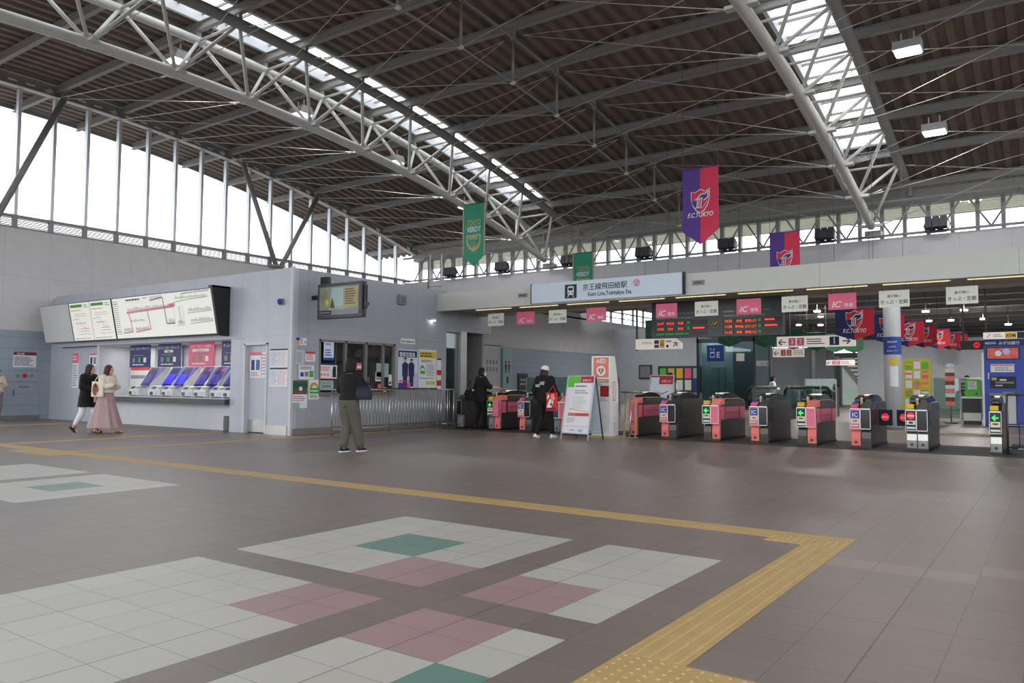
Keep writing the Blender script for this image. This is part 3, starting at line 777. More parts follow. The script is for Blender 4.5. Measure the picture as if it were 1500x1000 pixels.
tag(MB().box(SX+.0,SX+.06,10.7,11.0,1.0,1.16,'white').box(SX+.06,SX+.065,10.74,10.96,1.03,1.13,'ink').build('card_reader'),'small white framed card stand on the ticket window sill','stand')
tag(MB().box(SX,SX+.04,11.5,11.62,1.0,1.12,'yellow').build('yellow_card'),'small yellow card on the window sill behind the fence','card')
tag(MB().box(SX,SX+.04,11.34,11.44,1.04,1.2,'signpink').build('pink_card'),'small round-cornered pink card on the window sill','card')
# wall vent and blue beacon
t = thing('wall_speaker', 'small square grey wall speaker high on the office side wall', 'speaker', (SX+.02,12.16,3.36))
MB().box(SX,SX+.1,12.02,12.3,3.36,3.62,'mgrey').build('case', t, .01)
c = Canvas((SX+.1,12.02,3.36),(0,1,0),(0,0,1)); [c.rect(.05,.05+.045*k,.23,.065+.045*k,'dgrey') for k in range(4)]; c.build('grille', t)
t = thing('alarm_beacon', 'small blue dome beacon on the wall above the staff door', 'beacon', (-12.1,FY,3.08))
MB().box(-12.2,-12.04,FY-.04,FY,3.05,3.2,'mgrey').build('base', t); b = MB(); b.ell((-12.12,FY-.07,3.13),(.06,.06,.07),'blue'); plab(b.build('lens', t),'blue dome')
tag(MB().box(SX+.02,SX+.12,13.38,13.5,3.02,3.08,'white').box(SX+.03,SX+.11,13.39,13.49,3.0,3.02,'lamp').build('wall_lamp'),'tiny lit white lamp under the beam at the office end','lamp')
# hanging monitor
t = thing('hanging_monitor', 'large dark framed screen hung high at the office corner', 'monitor', (-10.75, 9.08, 2.72))
Rm = Matrix.Rotation(math.radians(5), 4, 'Z')
MB().box(-11.46,-9.98,9.05,9.2,2.72,3.54,'dgrey').build('frame', t, .01)
c = Canvas((-11.46,9.05,2.72),(1,0,0),(0,0,1)); c.rect(.08,.08,1.4,.74,'tvimg'); c.poly([(.42,.2),(.5,.7),(.9,.7),(.9,.3)],'gtext',2); c.rect(.92,.24,1.36,.7,'gold',2); c.dashes(.95,.3,1.33,.68,7,'ckhaki',3,3); c.rect(.08,.08,1.4,.2,'mgrey',2); c.rect(.08,.09,.5,.19,'ink',3); c.dashes(.1,.11,.48,.17,1,'inkg',4,3)
c.disc(.35,.38,.07,'rack',3); c.disc(.55,.35,.08,'rack',3); c.poly([(.45,.24),(.52,.5),(.62,.24)],'ckhaki',4)
c.build('display', t)
MB().box(-11.4,-11.15,9.08,9.18,3.54,3.72,'black').build('camera_box', t); MB().box(-11.72,-11.4,9.1,9.18,3.2,3.3,'black').box(-9.98,-9.9,9.1,9.16,2.9,3.45,'black').box(-9.9,-9.84,9.1,9.15,2.98,3.05,'black').build('bracket', t)
# staff door
b = MB(); b.box(-13.48,-12.63,FY+.11,FY+.15,.02,2.14,'office_front'); b.box(-13.46,-12.65,FY+.1,FY+.11,.03,.32,'chrome')
d1 = struct(b.build('door_1')); ORG[d1.name] = Vector((0,0,0))
MB().box(-13.51,-13.45,FY-.02,FY+.12,0,2.17,'lgrey').box(-12.66,-12.6,FY-.02,FY+.12,0,2.17,'lgrey').box(-13.51,-12.6,FY-.02,FY+.12,2.13,2.19,'lgrey').build('door_frame', d1)
def fposter(name, x0, x1, z0, z1, y, label, draw, base='paper'):
    t = thing(name, label, 'poster', ((x0+x1)/2, y, z0))
    MB().box(x0,x1,y-.006,y,z0,z1,base).build('sheet', t)
    c = Canvas((x0,y-.006,z0),(1,0,0),(0,0,1),.003); draw(c,x1-x0,z1-z0); c.build('print', t)
fposter('door_poster',-13.4,-12.97,1.34,1.96,FY+.1,'poster with a pink heading and two phones on the staff door', lambda c,w,h:(c.rect(0,h*.88,w,h,'signpink'),c.rect(w*.12,h*.3,w*.42,h*.7,'navy'),c.rect(w*.55,h*.3,w*.88,h*.7,'blue'),c.dashes(.03,.03,w-.03,h*.24,3,'inkr',1,3)))
fposter('door_poster',-12.95,-12.64,1.34,1.96,FY+.1,'pale pink patterned poster on the right half of the staff door', lambda c,w,h:(c.dashes(.03,.05,w-.03,h*.95,7,'inkr',1,13,.3),c.rect(w*.7,h*.6,w*.85,h*.75,'ink',2)))
def d_tt(c,w,h):
    c.rect(0,h*.92,w,h,'ink'); c.rect(w*.48,.03,w*.5,h*.86,'inkg'); c.dashes(.03,.03,w*.45,h*.86,12,'inkg',1,4,.35); c.dashes(w*.53,.03,w*.97,h*.86,12,'inkr',1,5,.25)
fposter('timetable',-12.5,-11.86,1.59,2.02,FY,'upper white timetable sheet beside the staff door',d_tt)
fposter('timetable',-12.5,-11.86,1.13,1.57,FY,'lower white timetable sheet beside the staff door',d_tt)
fposter('wall_notice',-22.6,-22.22,1.02,2.1,FY+.25,'tall narrow notice with a pink head at the left end of the ticket wall',lambda c,w,h:(c.rect(0,h*.72,w,h,'signpink'),c.dashes(.04,.04,w-.04,h*.68,9,'inkg',1,5),c.dashes(.04,h*.78,w-.04,h*.95,2,'paper',2,5)))
fposter('wall_notice',-21.55,-21.05,1.7,2.08,FY+.25,'small notice with a pink strip beside the ticket recess',lambda c,w,h:(c.rect(0,h*.86,w,h,'signpink'),c.rect(.06,.06,.18,h*.7,'navy'),c.rect(.25,.06,.4,h*.7,'mgrey')))
# fare map boards
def tilt_board(x0, x1, name, label, draw, face):
    y0b, y0t, z0, z1 = 8.28, 8.05, 2.42, 3.56
    t = thing(name, label, 'sign board', ((x0+x1)/2, 8.4, z0))
    b = MB(); b.prism([(y0b,z0),(FY,z0),(FY,z1+.02),(y0t,z1)], 'x', x0, x1, 'mgrey' if face is None else 'dgrey'); b.build('case', t)
    up = Vector((0,y0t-y0b,z1-z0)); c = Canvas((x0,y0b,z0),(1,0,0),up,.004); h = up.length
    c.rect(.02,.02,x1-x0-.02,h-.02,face or 'lgrey'); 
    if draw: draw(c, x1-x0, h)
    c.build('face', t); return t
tilt_board(-23.3,-21.45,'blank_board','blank grey board at the left end of the fare maps',None,None)
def d_area(c,w,h):
    for k in (0,1):
        o = k*w*.5; c.rect(o+.08,h*.87,o+w*.32,h*.94,'green',2); c.dashes(o+.08,h*.77,o+w*.3,h*.82,1,'mpink',2,3+k); c.dashes(o+w*.36,h*.84,o+w*.47,h*.94,2,'mgr',2,3)
        c.line([(o+.1,h*.55),(o+w*.2,h*.58),(o+w*.25,h*.4),(o+w*.35,h*.3),(o+w*.35,h*.5)],.012,'mgr',2); c.line([(o+w*.15,h*.18),(o+w*.45,h*.18)],.01,'mgr',2); c.line([(o+w*.15,h*.6),(o+w*.15,h*.2)],.008,'mpink',2)
        c.dashes(o+w*.2,h*.22,o+w*.45,h*.35,2,'mpink',2,9+k,.25); c.dashes(o+w*.1,h*.42,o+w*.4,h*.5,1,'mpink',2,19+k,.25); c.dashes(o+.1,h*.05,o+w*.44,h*.09,1,'mgr',2,8)
        c.dashes(o+w*.1,h*.62,o+w*.45,h*.72,2,'mgr',2,29+k,.2)
    c.rect(w*.495,.02,w*.505,h-.02,'mgr',2)
tilt_board(-21.43,-19.0,'area_map_board','lit white board with two small area maps left of the fare map',d_area,'board')
def d_fare(c,w,h):
    r = random.Random(4)
    def ln(pts,m,wd): c.line([(a*w,bq*h) for a,bq in pts],wd,m,2)
    def ticks(x0,x1,y,m='mgr',n=20,hh=.09):
        for i in range(n):
            x = (x0+(x1-x0)*(i+.5)/n)*w; c.rect(x-.012,y*h,x+.012,(y+hh*r.uniform(.5,1))*h,m,2)
    for k in range(16): c.rect(.05,h*(.9-.052*k),.3,h*(.9-.052*k)+.018,'mgr' if k not in (1,14) else 'ink',2)
    ln([(.15,.62),(.64,.68)],'mpink',.06); ln([(.17,.62),(.19,.16)],'mpink',.04); ln([(.08,.14),(.19,.16)],'mpink',.04)
    ln([(.37,.63),(.38,.2),(.22,.15)],'mpink',.04); ln([(.59,.7),(.65,.72)],'mpink',.09)
    ln([(.41,.86),(.54,.9),(.55,.3),(.63,.3)],'mgrey',.035); ln([(.41,.855),(.54,.895),(.545,.3),(.63,.295)],'mgr',.012)
    ln([(.65,.76),(.78,.8),(.96,.82)],'green',.014); ln([(.72,.93),(.98,.95)],'mgr',.016); ln([(.72,.8),(.72,.93)],'green',.01)
    ln([(.76,.5),(.98,.52)],'mgr',.016); ln([(.77,.26),(.98,.29)],'mgr',.016); ln([(.65,.24),(.72,.25),(.72,.65)],'mgr',.01); ln([(.635,.7),(.635,.35)],'mgr',.008)
    ticks(.16,.6,.66,n=34); ticks(.09,.18,.18,n=8); ticks(.22,.36,.19,n=13); ticks(.41,.53,.9,n=10,hh=.07); ticks(.73,.98,.87 if 0 else .955-.02,n=22,hh=.045); ticks(.66,.96,.83,n=24,hh=.07)
    ticks(.77,.98,.53,n=18); ticks(.78,.98,.3,n=18); ticks(.57,.63,.32,n=5); ticks(.66,.71,.27,n=5); ticks(.18,.34,.4,'ink',9,.05)
    c.dashes(w*.16,h*.88,w*.32,h*.95,1,'ink',2,3,.5); c.dashes(w*.34,h*.9,w*.39,h*.96,1,'mpink',2,3,.4); c.rect(w*.16,h*.86,w*.34,h*.865,'mpink',2)
    for k in range(8): c.rect(w*.675,h*(.3+.05*k),w*.7,h*(.3+.05*k)+.015,'mgr',2)
tilt_board(-18.96,-14.22,'fare_map_board','wide lit white fare map with a pink railway line above the ticket machines',d_fare,'board')
b = MB(); b.prism([(8.26,2.38),(FY,2.38),(FY,3.62),(8.02,3.6)],'x',-14.22,-14.14,'black'); b.box(-14.3,-14.14,8.03,FY,3.57,3.62,'black'); tag(b.build('board_end_panel'),'black end panel closing the fare map on the right','panel')
# ticket machine recess
tag(MB().box(-20.48,-14.07,8.42,8.79,.66,.80,'dgrey').box(-20.48,-14.07,8.79,9.7,.725,.80,'dgrey').box(-20.48,-14.07,8.42,9.7,.80,.82,'lgrey').build('machine_counter'),'long dark-edged counter shelf running below the ticket machines','counter')
def machine(x, lab, scr):
    t = thing('ticket_machine', lab, 'ticket machine', (x, 9.0, .82), 'ticket machines in the wall recess')
    w = .27
    MB().prism([(9.0,1.02),(9.68,1.02),(9.68,1.66),(9.4,1.66)],'x',x-w,x+w,'mach').build('body', t)
    c = Canvas((x-w,9.0,1.02),(1,0,0),Vector((0,.4,.64)),.005); c.rect(.03,.08,2*w-.03,.74,'black'); c.rect(.08,.16,2*w-.08,.5,scr,2); c.rect(.1,.56,.3,.7,'dgrey',2); c.rect(.34,.58,.48,.68,'signpink' if x > -16.5 and x < -15.3 else 'navy',2); c.build('screen', t)
    MB().prism([(8.72,.83),(9.0,.83),(9.0,1.12),(8.86,1.12),(8.72,1.0)],'x',x-w,x+w,'mach').build('console', t, .008)
    c = Canvas((x-w,8.72,.83),(1,0,0),(0,0,1),.004); c.rect(.04,.03,.2,.12,'black'); c.rect(.26,.03,.5,.14,'lgrey'); c.rect(.06,.0,.5,.02,'black'); c.rect(.3,.05,.42,.12,'fin',2); c.build('coin_tray', t)
    c = Canvas((x-w,8.72,1.0),(1,0,0),Vector((0,.14,.12)),.004); c.rect(.05,.04,.25,.14,'black'); c.rect(.33,.06,.5,.12,'green'); c.build('slot_panel', t)
    return t
for x, l, sc_ in ((-18.85,'first ticket machine from the left in the recess','screen'),(-17.75,'ticket machine under the left side of the second navy sign','screenb'),(-17.15,'ticket machine under the right side of the second navy sign','screenb'),(-16.2,'ticket machine under the left side of the pink sign','screen'),(-15.62,'ticket machine under the right side of the pink sign','screen'),(-14.88,'ticket machine left under the rightmost navy sign','screen'),(-14.34,'last ticket machine at the right end of the recess','screen')):
    machine(x, l, sc_)
for x in (-18.5,-17.45,-16.85,-15.9,-15.3,-14.6):
    tag(MB().prism([(8.72,1.05),(8.9,1.05),(9.5,1.64),(9.1,1.64)],'x',x-.006,x+.006,'vfin').build('privacy_screen'),'translucent slanted privacy fin between ticket machines, blue glow tinted in','screen','slanted privacy fins between the ticket machines')
for x, l in ((-19.8,'grey equipment panel at the left end of the machine recess'),(-18.15,'grey panel with small yellow notice between first two sign pairs'),(-16.65,'grey panel between second navy and pink signs'),(-15.12,'grey panel with a red label right of the pink sign')):
    t = thing('recess_panel', l, 'panel', (x,9.6,.82)); w = .68 if x < -19 else .13
    MB().box(x-w,x+w,9.5,9.7,.82,2.26,'mach').build('sheet', t)
    c = Canvas((x-w,9.5,.82),(1,0,0),(0,0,1)); c.rect(.05,.75,2*w-.05,.85,'yellow' if x > -19 and x < -17 else 'inkr'); c.rect(.06,.5,2*w-.06,.6,'inkg'); c.build('sticker', t)
def top_sign(x0, x1, label, base, txt, sub):
    t = thing('machine_sign', label, 'sign', ((x0+x1)/2, 8.9, 1.64))
    MB().box(x0,x1,8.9,8.93,1.64,2.28,base).build('board', t)
    c = Canvas((x0,8.9,1.64),(1,0,0),(0,0,1)); w = x1-x0
    c.text(txt,w/2,.5,.085,'paper',1,w*.92); 
    if sub: c.rect(w*.3 if base=='navy' else w*.15,.4,w*.7 if base=='navy' else w*.85,.47,'cream'); c.text(sub,w/2,.41,.045,'ink',2,w*.5)
    c.dashes(w*.2,.31,w*.8,.37,1,'inkg',1,3,.4)
    for k, m in enumerate(('mgrey','green','paper')): c.rect(w*(.14+.28*k),.14,w*(.14+.28*k)+.14,.28,m)
    c.dashes(w*.15,.05,w*.85,.1,1,'paper',1,5,.6)
    c.build('lettering', t)
top_sign(-19.42,-18.36,'navy ticket and charge sign, leftmost above the machines','navy','きっぷ・ICカードチャージ',None)
top_sign(-17.94,-16.85,'second navy sign with a small white caption, above blue-lit machines','navy','きっぷ・ICカードチャージ','定期券')
top_sign(-16.43,-15.33,'pink card charge sign above the machines','signpink','ICカードチャージ専用','カードのチャージ')
top_sign(-14.95,-14.08,'navy sign at the right end of the machine recess','navy','きっぷ・ICカード',None)

# ------------------------------------------------------------------ fascia beam over the gates
FYB = 13.65
b = MB(); b.box(SX, 12, FYB, FYB+.14, 3.3, 3.8, 'fascia'); b.box(SX,12,FYB+.14,FYB+.5,3.76,3.795,'fascia'); b.box(SX, 12, FYB+.14, 15.6, 3.38, 3.5, 'soffit'); b.box(SX,12,15.6,15.75,3.3,3.5,'soffit'); b.box(SX,12,FYB+.14,FYB+.24,3.31,3.38,'soffit')
struct(b.build('trim_3', bevel=.0))
t = thing('slot_light', 'line of warm slot lights recessed under the beam above the gates', 'light', (-4, 14.5, 3.37))
x = -11
while x < 8:
    MB().box(x, x+1.25, 14.56, 14.59, 3.36, 3.385, 'slot').build('tube', t); x += 1.55
for x, l in ((-8.72,'small grey square vent on the beam left of the station name'),(-3.85,'small grey square vent on the beam right of the station name')):
    t = thing('beam_vent', l, 'vent', (x,FYB,3.5)); MB().box(x-.14,x+.14,FYB-.02,FYB,3.52,3.63,'mgrey').build('plate', t); MB().box(x-.09,x+.09,FYB-.024,FYB-.02,3.56,3.59,'dgrey').build('grille', t)
# station name sign
t = thing('station_name_sign', 'long pale blue station name sign fixed on the beam', 'sign', (-6.2, FYB-.08, 3.3))
MB().box(-8.38,-4.2,FYB-.1,FYB,3.33,3.83,'signlit').build('panel', t)
MB().box(-8.4,-8.38,FYB-.11,FYB+.02,3.32,3.84,'ink').box(-4.2,-4.16,FYB-.11,FYB+.02,3.32,3.84,'ink').build('end_cap', t)
c = Canvas((-8.38,FYB-.1,3.33),(1,0,0),(0,0,1),.003)
c.rect(1.02,.07,1.37,.42,'ink')
def trn(c,x,y,s,m,m2,l=2):
    c.poly([(x-.26*s,y-.2*s),(x-.26*s,y+.3*s),(x-.18*s,y+.38*s),(x+.18*s,y+.38*s),(x+.26*s,y+.3*s),(x+.26*s,y-.2*s),(x+.18*s,y-.26*s),(x-.18*s,y-.26*s)],m,l)
    c.rect(x-.18*s,y+.06*s,x+.18*s,y+.26*s,m2,l+1); c.disc(x-.15*s,y-.12*s,.05*s,m2,l+1); c.disc(x+.15*s,y-.12*s,.05*s,m2,l+1)
    c.line([(x-.14*s,y-.26*s),(x-.26*s,y-.42*s)],.05*s,m,l); c.line([(x+.14*s,y-.26*s),(x+.26*s,y-.42*s)],.05*s,m,l)
trn(c,1.195,.245,.35,'signlit','ink')
c.text('京王線飛田給駅',2.16,.255,.165,'ink',1,1.42)
c.text('Keio Line,Tobitakyu Sta.',2.3,.095,.105,'ink',1,1.75,sx=.85)
c.disc(3.02,.335,.085,'signpink',1); c.disc(3.02,.335,.068,'signlit',2); c.poly([(3.02+.085*math.cos(a*PI/8),.345+.078*math.sin(a*PI/8)) for a in range(0,9)],'signpink',3); c.text('KO',3.02,.36,.035,'paper',4); c.text('20',3.02,.28,.055,'ink',4)
c.build('lettering', t)
# hanging lane signs
LS = [(-10.09,-9.55,'w'),(-9.12,-8.54,'p'),(-8.09,-7.55,'w'),(-6.96,-6.39,'p'),(-5.04,-4.5,'p'),(-4.06,-3.5,'w'),(-3.07,-2.52,'p'),(-2.07,-1.52,'w'),(-1.1,-.55,'p'),(-.12,.44,'w'),(1.08,1.62,'w')]
nm = ['leftmost','leftmost','second from the left','second from the left','third from the left','third from the left','fourth from the left','fourth from the left','rightmost','second from the right','rightmost']
for (x0,x1,k), n_ in zip(LS, nm):
    lab = ('white hanging lane sign, ' if k == 'w' else 'pink hanging IC lane sign, ')+n_+(' of the white ones' if k == 'w' else ' of the pink ones')
    t = thing('lane_sign', lab, 'sign', ((x0+x1)/2,13.95,2.83), 'lane signs hung above the gates')
    MB().box(x0,x1,13.945,13.955,2.83,3.17,'cream' if k == 'w' else 'signpink').build('board', t)
    b = MB(); [b.tube((xx,13.95,3.16),(xx,13.95,3.38),.004,'dgrey',5) for xx in (x0+.06,x1-.06)]; b.build('hook', t)
    c = Canvas((x0,13.945,2.83),(1,0,0),(0,0,1),.002); w = x1-x0
    if k == 'w': c.text('扉が狭い',w/2,.2,.06,'ink',1); c.text('きっぷ・定期',w/2,.07,.085,'ink',1,w*.88)
    else: c.text('IC',w*.3,.05,.13,'paper',1,italic=True); c.text('専用',w*.72,.055,.085,'paper',1)
    c.build('lettering', t)

# ------------------------------------------------------------------ ticket gates
def gate_part_reader(t, x, z, kind):
    if kind == 'yellow': b = MB(); b.prism([(.04,z),(.2,z),(.2,z+.09),(.07,z+.09),(.04,z+.06)],'x',x-.065,x+.065,'yellow'); b.build('card_reader', t, .006)
    elif kind == 'pink':
        b = MB(); b.prism([(.03,z),(.2,z),(.2,z+.1),(.1,z+.07),(.03,z+.03)],'x',x-.065,x+.065,'signpink'); b.build('card_reader', t, .01)
        MB().prism([(.1,z+.075),(.2,z+.105),(.2,z+.12),(.1,z+.09)],'x',x-.045,x+.045,'blue').build('reader_pad', t)
def half_front(t, x0, x1, kind):
    xm = (x0+x1)/2
    c = Canvas((x0,0,.4),(1,0,0),(0,0,1),.003); w = x1-x0; h = .36
    if kind == 'arrow':
        c.rect(0.005,0,w-.005,h,'bordk'); c.line([(w*.75,.27),(w*.35,.27)],.025,'arrow',2); c.poly([(w*.18,.27),(w*.5,.33),(w*.5,.21)],'arrow',2); c.rect(.02,.1,w-.02,.2,'cream',2); c.rect(w*.25,.14,w*.75,.18,'yellow',3); c.rect(w*.3,.15,w*.7,.17,'ink',4); c.rect(.02,.02,w-.02,.06,'cream',2)
    elif kind == 'ic':
        c.rect(0.005,0,w-.005,h,'signpink'); c.rect(.015,.2,w-.015,.34,'blue',2); c.text('IC',w/2,.225,.085,'signlit',3,w*.7); c.rect(.02,.09,w-.02,.185,'cream',2); c.rect(w*.3,.12,w*.7,.16,'ink',3); c.rect(w*.35,.13,w*.65,.15,'yellow',4); c.dashes(.02,.02,w-.02,.08,1,'paper',2,3)
    elif kind == 'noentry':
        c.rect(0.005,0,w-.005,h,'bordk'); c.disc(w/2,.27,.065,'noent',2); c.rect(w*.2,.257,w*.8,.283,'paper',3); c.rect(.02,.1,w-.02,.18,'cream',2); c.rect(w*.3,.12,w*.7,.16,'ink',3); c.rect(.02,.02,w-.02,.06,'signlit',2)
    elif kind == 'pink': c.rect(0.005,0,w-.005,h,'pink')
    elif kind == 'black': c.rect(0.005,0,w-.005,h,'blackg')
    c.build('front_display' if kind not in ('pink','black') else 'front_panel', t)
    b = MB(); r = .008
    for a0,a1,z0,z1 in ((x0,x0+r,.38,.79),(x1-r,x1,.38,.79),(x0,x1,.38,.38+r*1.5),(x0,x1,.77,.79)): b.box(a0,a1,-.012,.01,z0,z1,'chrome')
    b.build('front_trim', t)
def gate(x, y, halves, label, side=None, L=1.75, group='ticket gates in a row across the hall'):
    """halves: list of (front kind, lower material, top kind) from left to right"""
    t = thing('ticket_gate', label, 'ticket gate', (x,y,0), group, local=True)
    n = len(halves); W = .19*n; hw = .19
    MB().box(-.01,W+.01,.04,L+.02,0,.05,'black').build('plinth', t)
    body = MB()
    body.prism([(.12,.05),(L,.05),(L,.6),(L+.03,.8),(L-.1,.92),(.55,.92),(.34,.8),(.12,.8)],'x',.0,W,'dsteel')
    body.build('body', t, .01)
    for i, (fk, lm, tk) in enumerate(halves):
        x0 = i*hw; x1 = x0+hw
        pts = [(.0,.38),(.13,.38),(.13,.8),(.0,.8)]
        MB().prism(pts,'x',x0+.002,x1-.002,'dsteel' if fk != 'pink' else 'pink').build('head', t, .006)
        low = [(.12,.05),(.07,.05),(.055,.2),(.075,.32),(.12,.38)]
        MB().prism(low,'x',x0+.012,x1-.008,lm).build('kick_panel', t)
        k = MB(); k.tube((x0+.095,.062,.12),(x0+.095,.05,.12),.028,'dgrey',10); k.build('lock', t)
        half_front(t, x0, x1, fk)
        if tk in ('yellow','pink'): gate_part_reader(t, x0+.075, .8, tk)
        if tk == 'slope': MB().prism([(.0,.8),(.4,.8),(.4,.935),(.24,.935)],'x',x0+.004,x1-.004,'coral').build('slope_cover', t)
        if tk == 'dslope': MB().prism([(.02,.8),(.45,.8),(.45,.925),(.2,.925)],'x',x0+.004,x1-.004,'dgrey').build('slope_cover', t)
    if n == 2:
        MB().tube((hw+.0,.16,.8),(hw+.0,.16,.98),.022,'gold',10).ell((hw,.16,.985),(.026,.026,.02),'white',10,6).build('sensor_post', t)
    h = MB(); a, e = .3, L-.3
    pr = [(a,.92)]+[(a+(e-a)*k/10,.93+.13*math.sin(PI*(.12+.76*k/10))) for k in range(11)]+[(e,.92)]
    h.prism(pr,'x',.03 if n == 2 else .02,W-.03,'blackg'); h.build('hood', t, .01)
    for k in (-.16,.1): MB().box(W/2-.04,W/2+.04,L/2+k-.07,L/2+k+.07,1.045,1.065,'lampwarm').build('indicator_lamp', t)
    if side == 'pink':
        b = MB(); b.box(W,W+.012,.14,.33,.47,.76,'pink'); plab(b.build('side_band', t),'square pink side panel')
        for z0,z1 in ((.6,.72),(.46,.58)):
            b = MB(); b.box(W,W+.012,.42,1.28,z0+.02,z1+.03,'pink'); plab(b.build('side_band', t),'long pink side stripe')
        b = MB(); b.box(W,W+.012,1.38,L-.05,.47,.74,'pink'); plab(b.build('side_band', t),'pink rear side panel')
        MB().path([(W,.3,.9),(W,.42,.935),(W,L-.35,.935),(W,L,.84)],.009,'gold',6).build('edge_trim', t)
    else:
        b = MB(); b.box(W,W+.008,.14,.4,.47,.76,'dgrey'); b.build('side_hatch', t)
    return t
A2 = [('arrow','dsteel','yellow'),('pink','coral','slope')]
B2 = [('ic','coral','pink'),('black','dsteel','dslope')]
C2 = [('noentry','chrome','yellow'),('black','chrome','dslope')]
GY = 13.4
gate(-10.75, GY, [('black','mgrey','dslope')], 'leftmost ticket gate, plain dark, beside the office fence')
gate(-9.68, GY, [('arrow','mgrey','yellow'),('pink','coral','slope')], 'pink ticket gate right of the person in black', 'pink')
gate(-8.68, GY, B2, 'ticket gate with blue IC panel left of the person in the white cap')
gate(-7.62, GY, [('black','mgrey','dslope'),('pink','coral','slope')], 'pink ticket gate half hidden behind the notice stand', 'pink')
gate(-5.5, GY, [('pink','coral','slope')], 'single-width pink ticket gate right of the orange AED case', 'pink')
gate(-4.7, GY, B2, 'first full-width IC ticket gate right of the AED case, dark sided')
gate(-3.68, GY, A2, 'ticket gate with green arrow and pink side stripes, left of the two', 'pink')
gate(-2.62, GY, B2, 'dark sided IC ticket gate between the two pink striped arrow gates')
gate(-1.64, GY, A2, 'ticket gate with green arrow and pink side stripes, right of the two', 'pink')
gate(-.6, GY, B2, 'IC ticket gate just left of the closed flaps')
gate(.4, GY, C2, 'ticket gate with red no-entry display right of the closed flaps')
gate(1.78, GY, [('arrow','chrome','yellow')], 'single-width ticket gate with green arrow at the far right')
for x0, x1, l in ((-.2,.06,'left dark closed flap with a red no-entry disc'),(.14,.4,'right dark closed flap with a red no-entry disc')):
    t = thing('gate_flap', l, 'gate flap', (x0,14.1,.5)); MB().box(x0,x1,14.1,14.13,.44,.76,'cnavy').build('leaf', t, .006)
    c = Canvas((x0,14.1,.44),(1,0,0),(0,0,1)); c.disc(.13,.17,.075,'noent'); c.rect(.07,.155,.19,.185,'paper',2); c.build('no_entry_disc', t)
o = MB().box(-10.9, 3.4, 12.95, 15.45, .0005, .006, 'plate').build('floor_mat'); tag(o,'long dark rubber mat strip under the row of ticket gates','mat')
# dark strip visible in front
# ------------------------------------------------------------------ fences
def fence(name, pts, label, n, zt=1.07, cap='dgrey'):
    a, bq = Vector(pts[0]), Vector(pts[1]); t = thing(name, label, 'fence', tuple((a+bq)/2))
    cm_ = 'dsteel' if name == 'gate_fence' else 'chrome'
    MB().path([a+Vector((0,0,zt)), bq+Vector((0,0,zt))], .022, cm_, 8).build('top_rail', t)
    MB().path([a+Vector((0,0,.14)), bq+Vector((0,0,.14))], .014, cm_, 8).build('bottom_rail', t)
    for k in range(3):
        p = a.lerp(bq, k/2); MB().tube(p, p+Vector((0,0,zt)), .02, cm_, 8).build('post', t)
    for k in range(1, n):
        p = a.lerp(bq, k/n); MB().tube(p+Vector((0,0,.14)), p+Vector((0,0,zt)), .008, cm_, 6).build('bar', t)
    return t
f1 = fence('crowd_fence', ((-11.05,9.2,0),(-11.05,13.0,0)), 'steel barred fence in front of the ticket window', 34)
b = MB(); [b.box(-11.09,-11.01,9.25+.155*k,9.33+.155*k,1.085,1.11,'dgrey') for k in range(24)]; b.build('corrugated_cap', f1)
fence('crowd_fence', ((-11.0,13.05,0),(-10.8,13.35,0)), 'short steel fence closing the gap to the leftmost gate', 3)
fence('gate_fence', ((2.05,13.6,0),(4.2,13.6,0)), 'dark barred fence at the right edge beside the last gate', 12, 1.1)
tag(MB().box(2.1,2.4,13.75,14.0,0,.18,'dgrey').box(2.2,2.35,13.74,13.75,.1,.14,'white').build('floor_box'),'small dark box on the floor by the right-hand fence','box')
# rail and props behind the AED case
t = thing('stanchion_rail', 'steel rail barrier between the AED case and the first gate', 'railing', (-5.6,14.2,0))
MB().path([(-6.3,14.6,1.05),(-5.2,14.6,1.05)],.025,'chrome',8).build('top_rail', t)
for x in (-6.2,-6.0,-5.8,-5.6,-5.4): MB().tube((x,14.6,0),(x,14.6,1.05),.014,'chrome',6).build('bar', t)
for x, y, m, l, lean in ((-5.42,13.0,'gold','gold folding pole leaning beside the AED case',.06),(-5.3,13.05,'chrome','upright chrome pole beside the AED case',0),(-5.2,13.15,'gold','thin gold pole nearest the single pink gate',-.04)):
    tag(MB().tube((x,y,.0),(x+lean,y+.1,.9),.022,m,8).tube((x,y,0),(x,y,.02),.07,m,12).build('barrier_pole'), l, 'pole')

# ------------------------------------------------------------------ AED case
t = thing('aed_case', 'tall white AED case with an orange front beside the gates', 'AED case', (-5.9,12.95,0))
b = MB(); b.prism([(12.79,.04),(13.2,.04),(13.2,1.2),(13.02,1.9),(12.79,1.9)],'x',-6.16,-5.66,'white'); b.build('cabinet', t, .01)
MB().box(-6.2,-5.5,12.7,13.3,0,.04,'gold').build('base', t)
c = Canvas((-6.16,12.79,0),(1,0,0),(0,0,1),.003)
c.rect(.06,1.28,.46,1.86,'aed'); c.text('AED',.26,1.73,.1,'white',2); c.disc(.26,1.55,.12,'white',2)
c.disc(.225,1.575,.042,'aed',3); c.disc(.295,1.575,.042,'aed',3); c.poly([(.185,1.56),(.26,1.46),(.335,1.56)],'aed',3); c.poly([(.27,1.62),(.235,1.55),(.26,1.55),(.25,1.49),(.29,1.565),(.262,1.565)],'white',4)
c.rect(.04,1.36,.48,1.4,'white',2); c.rect(.06,1.34,.46,1.345,'white',2); c.dashes(.08,1.29,.44,1.34,1,'white',3,3)
c.rect(.24,.95,.46,1.2,'ink'); c.rect(.26,.97,.44,1.18,'red',2); c.text('AED',.2,1.21,.04,'aed',1); c.dashes(.2,.84,.44,.92,2,'aed',1,4)
c.build('front_print', t)
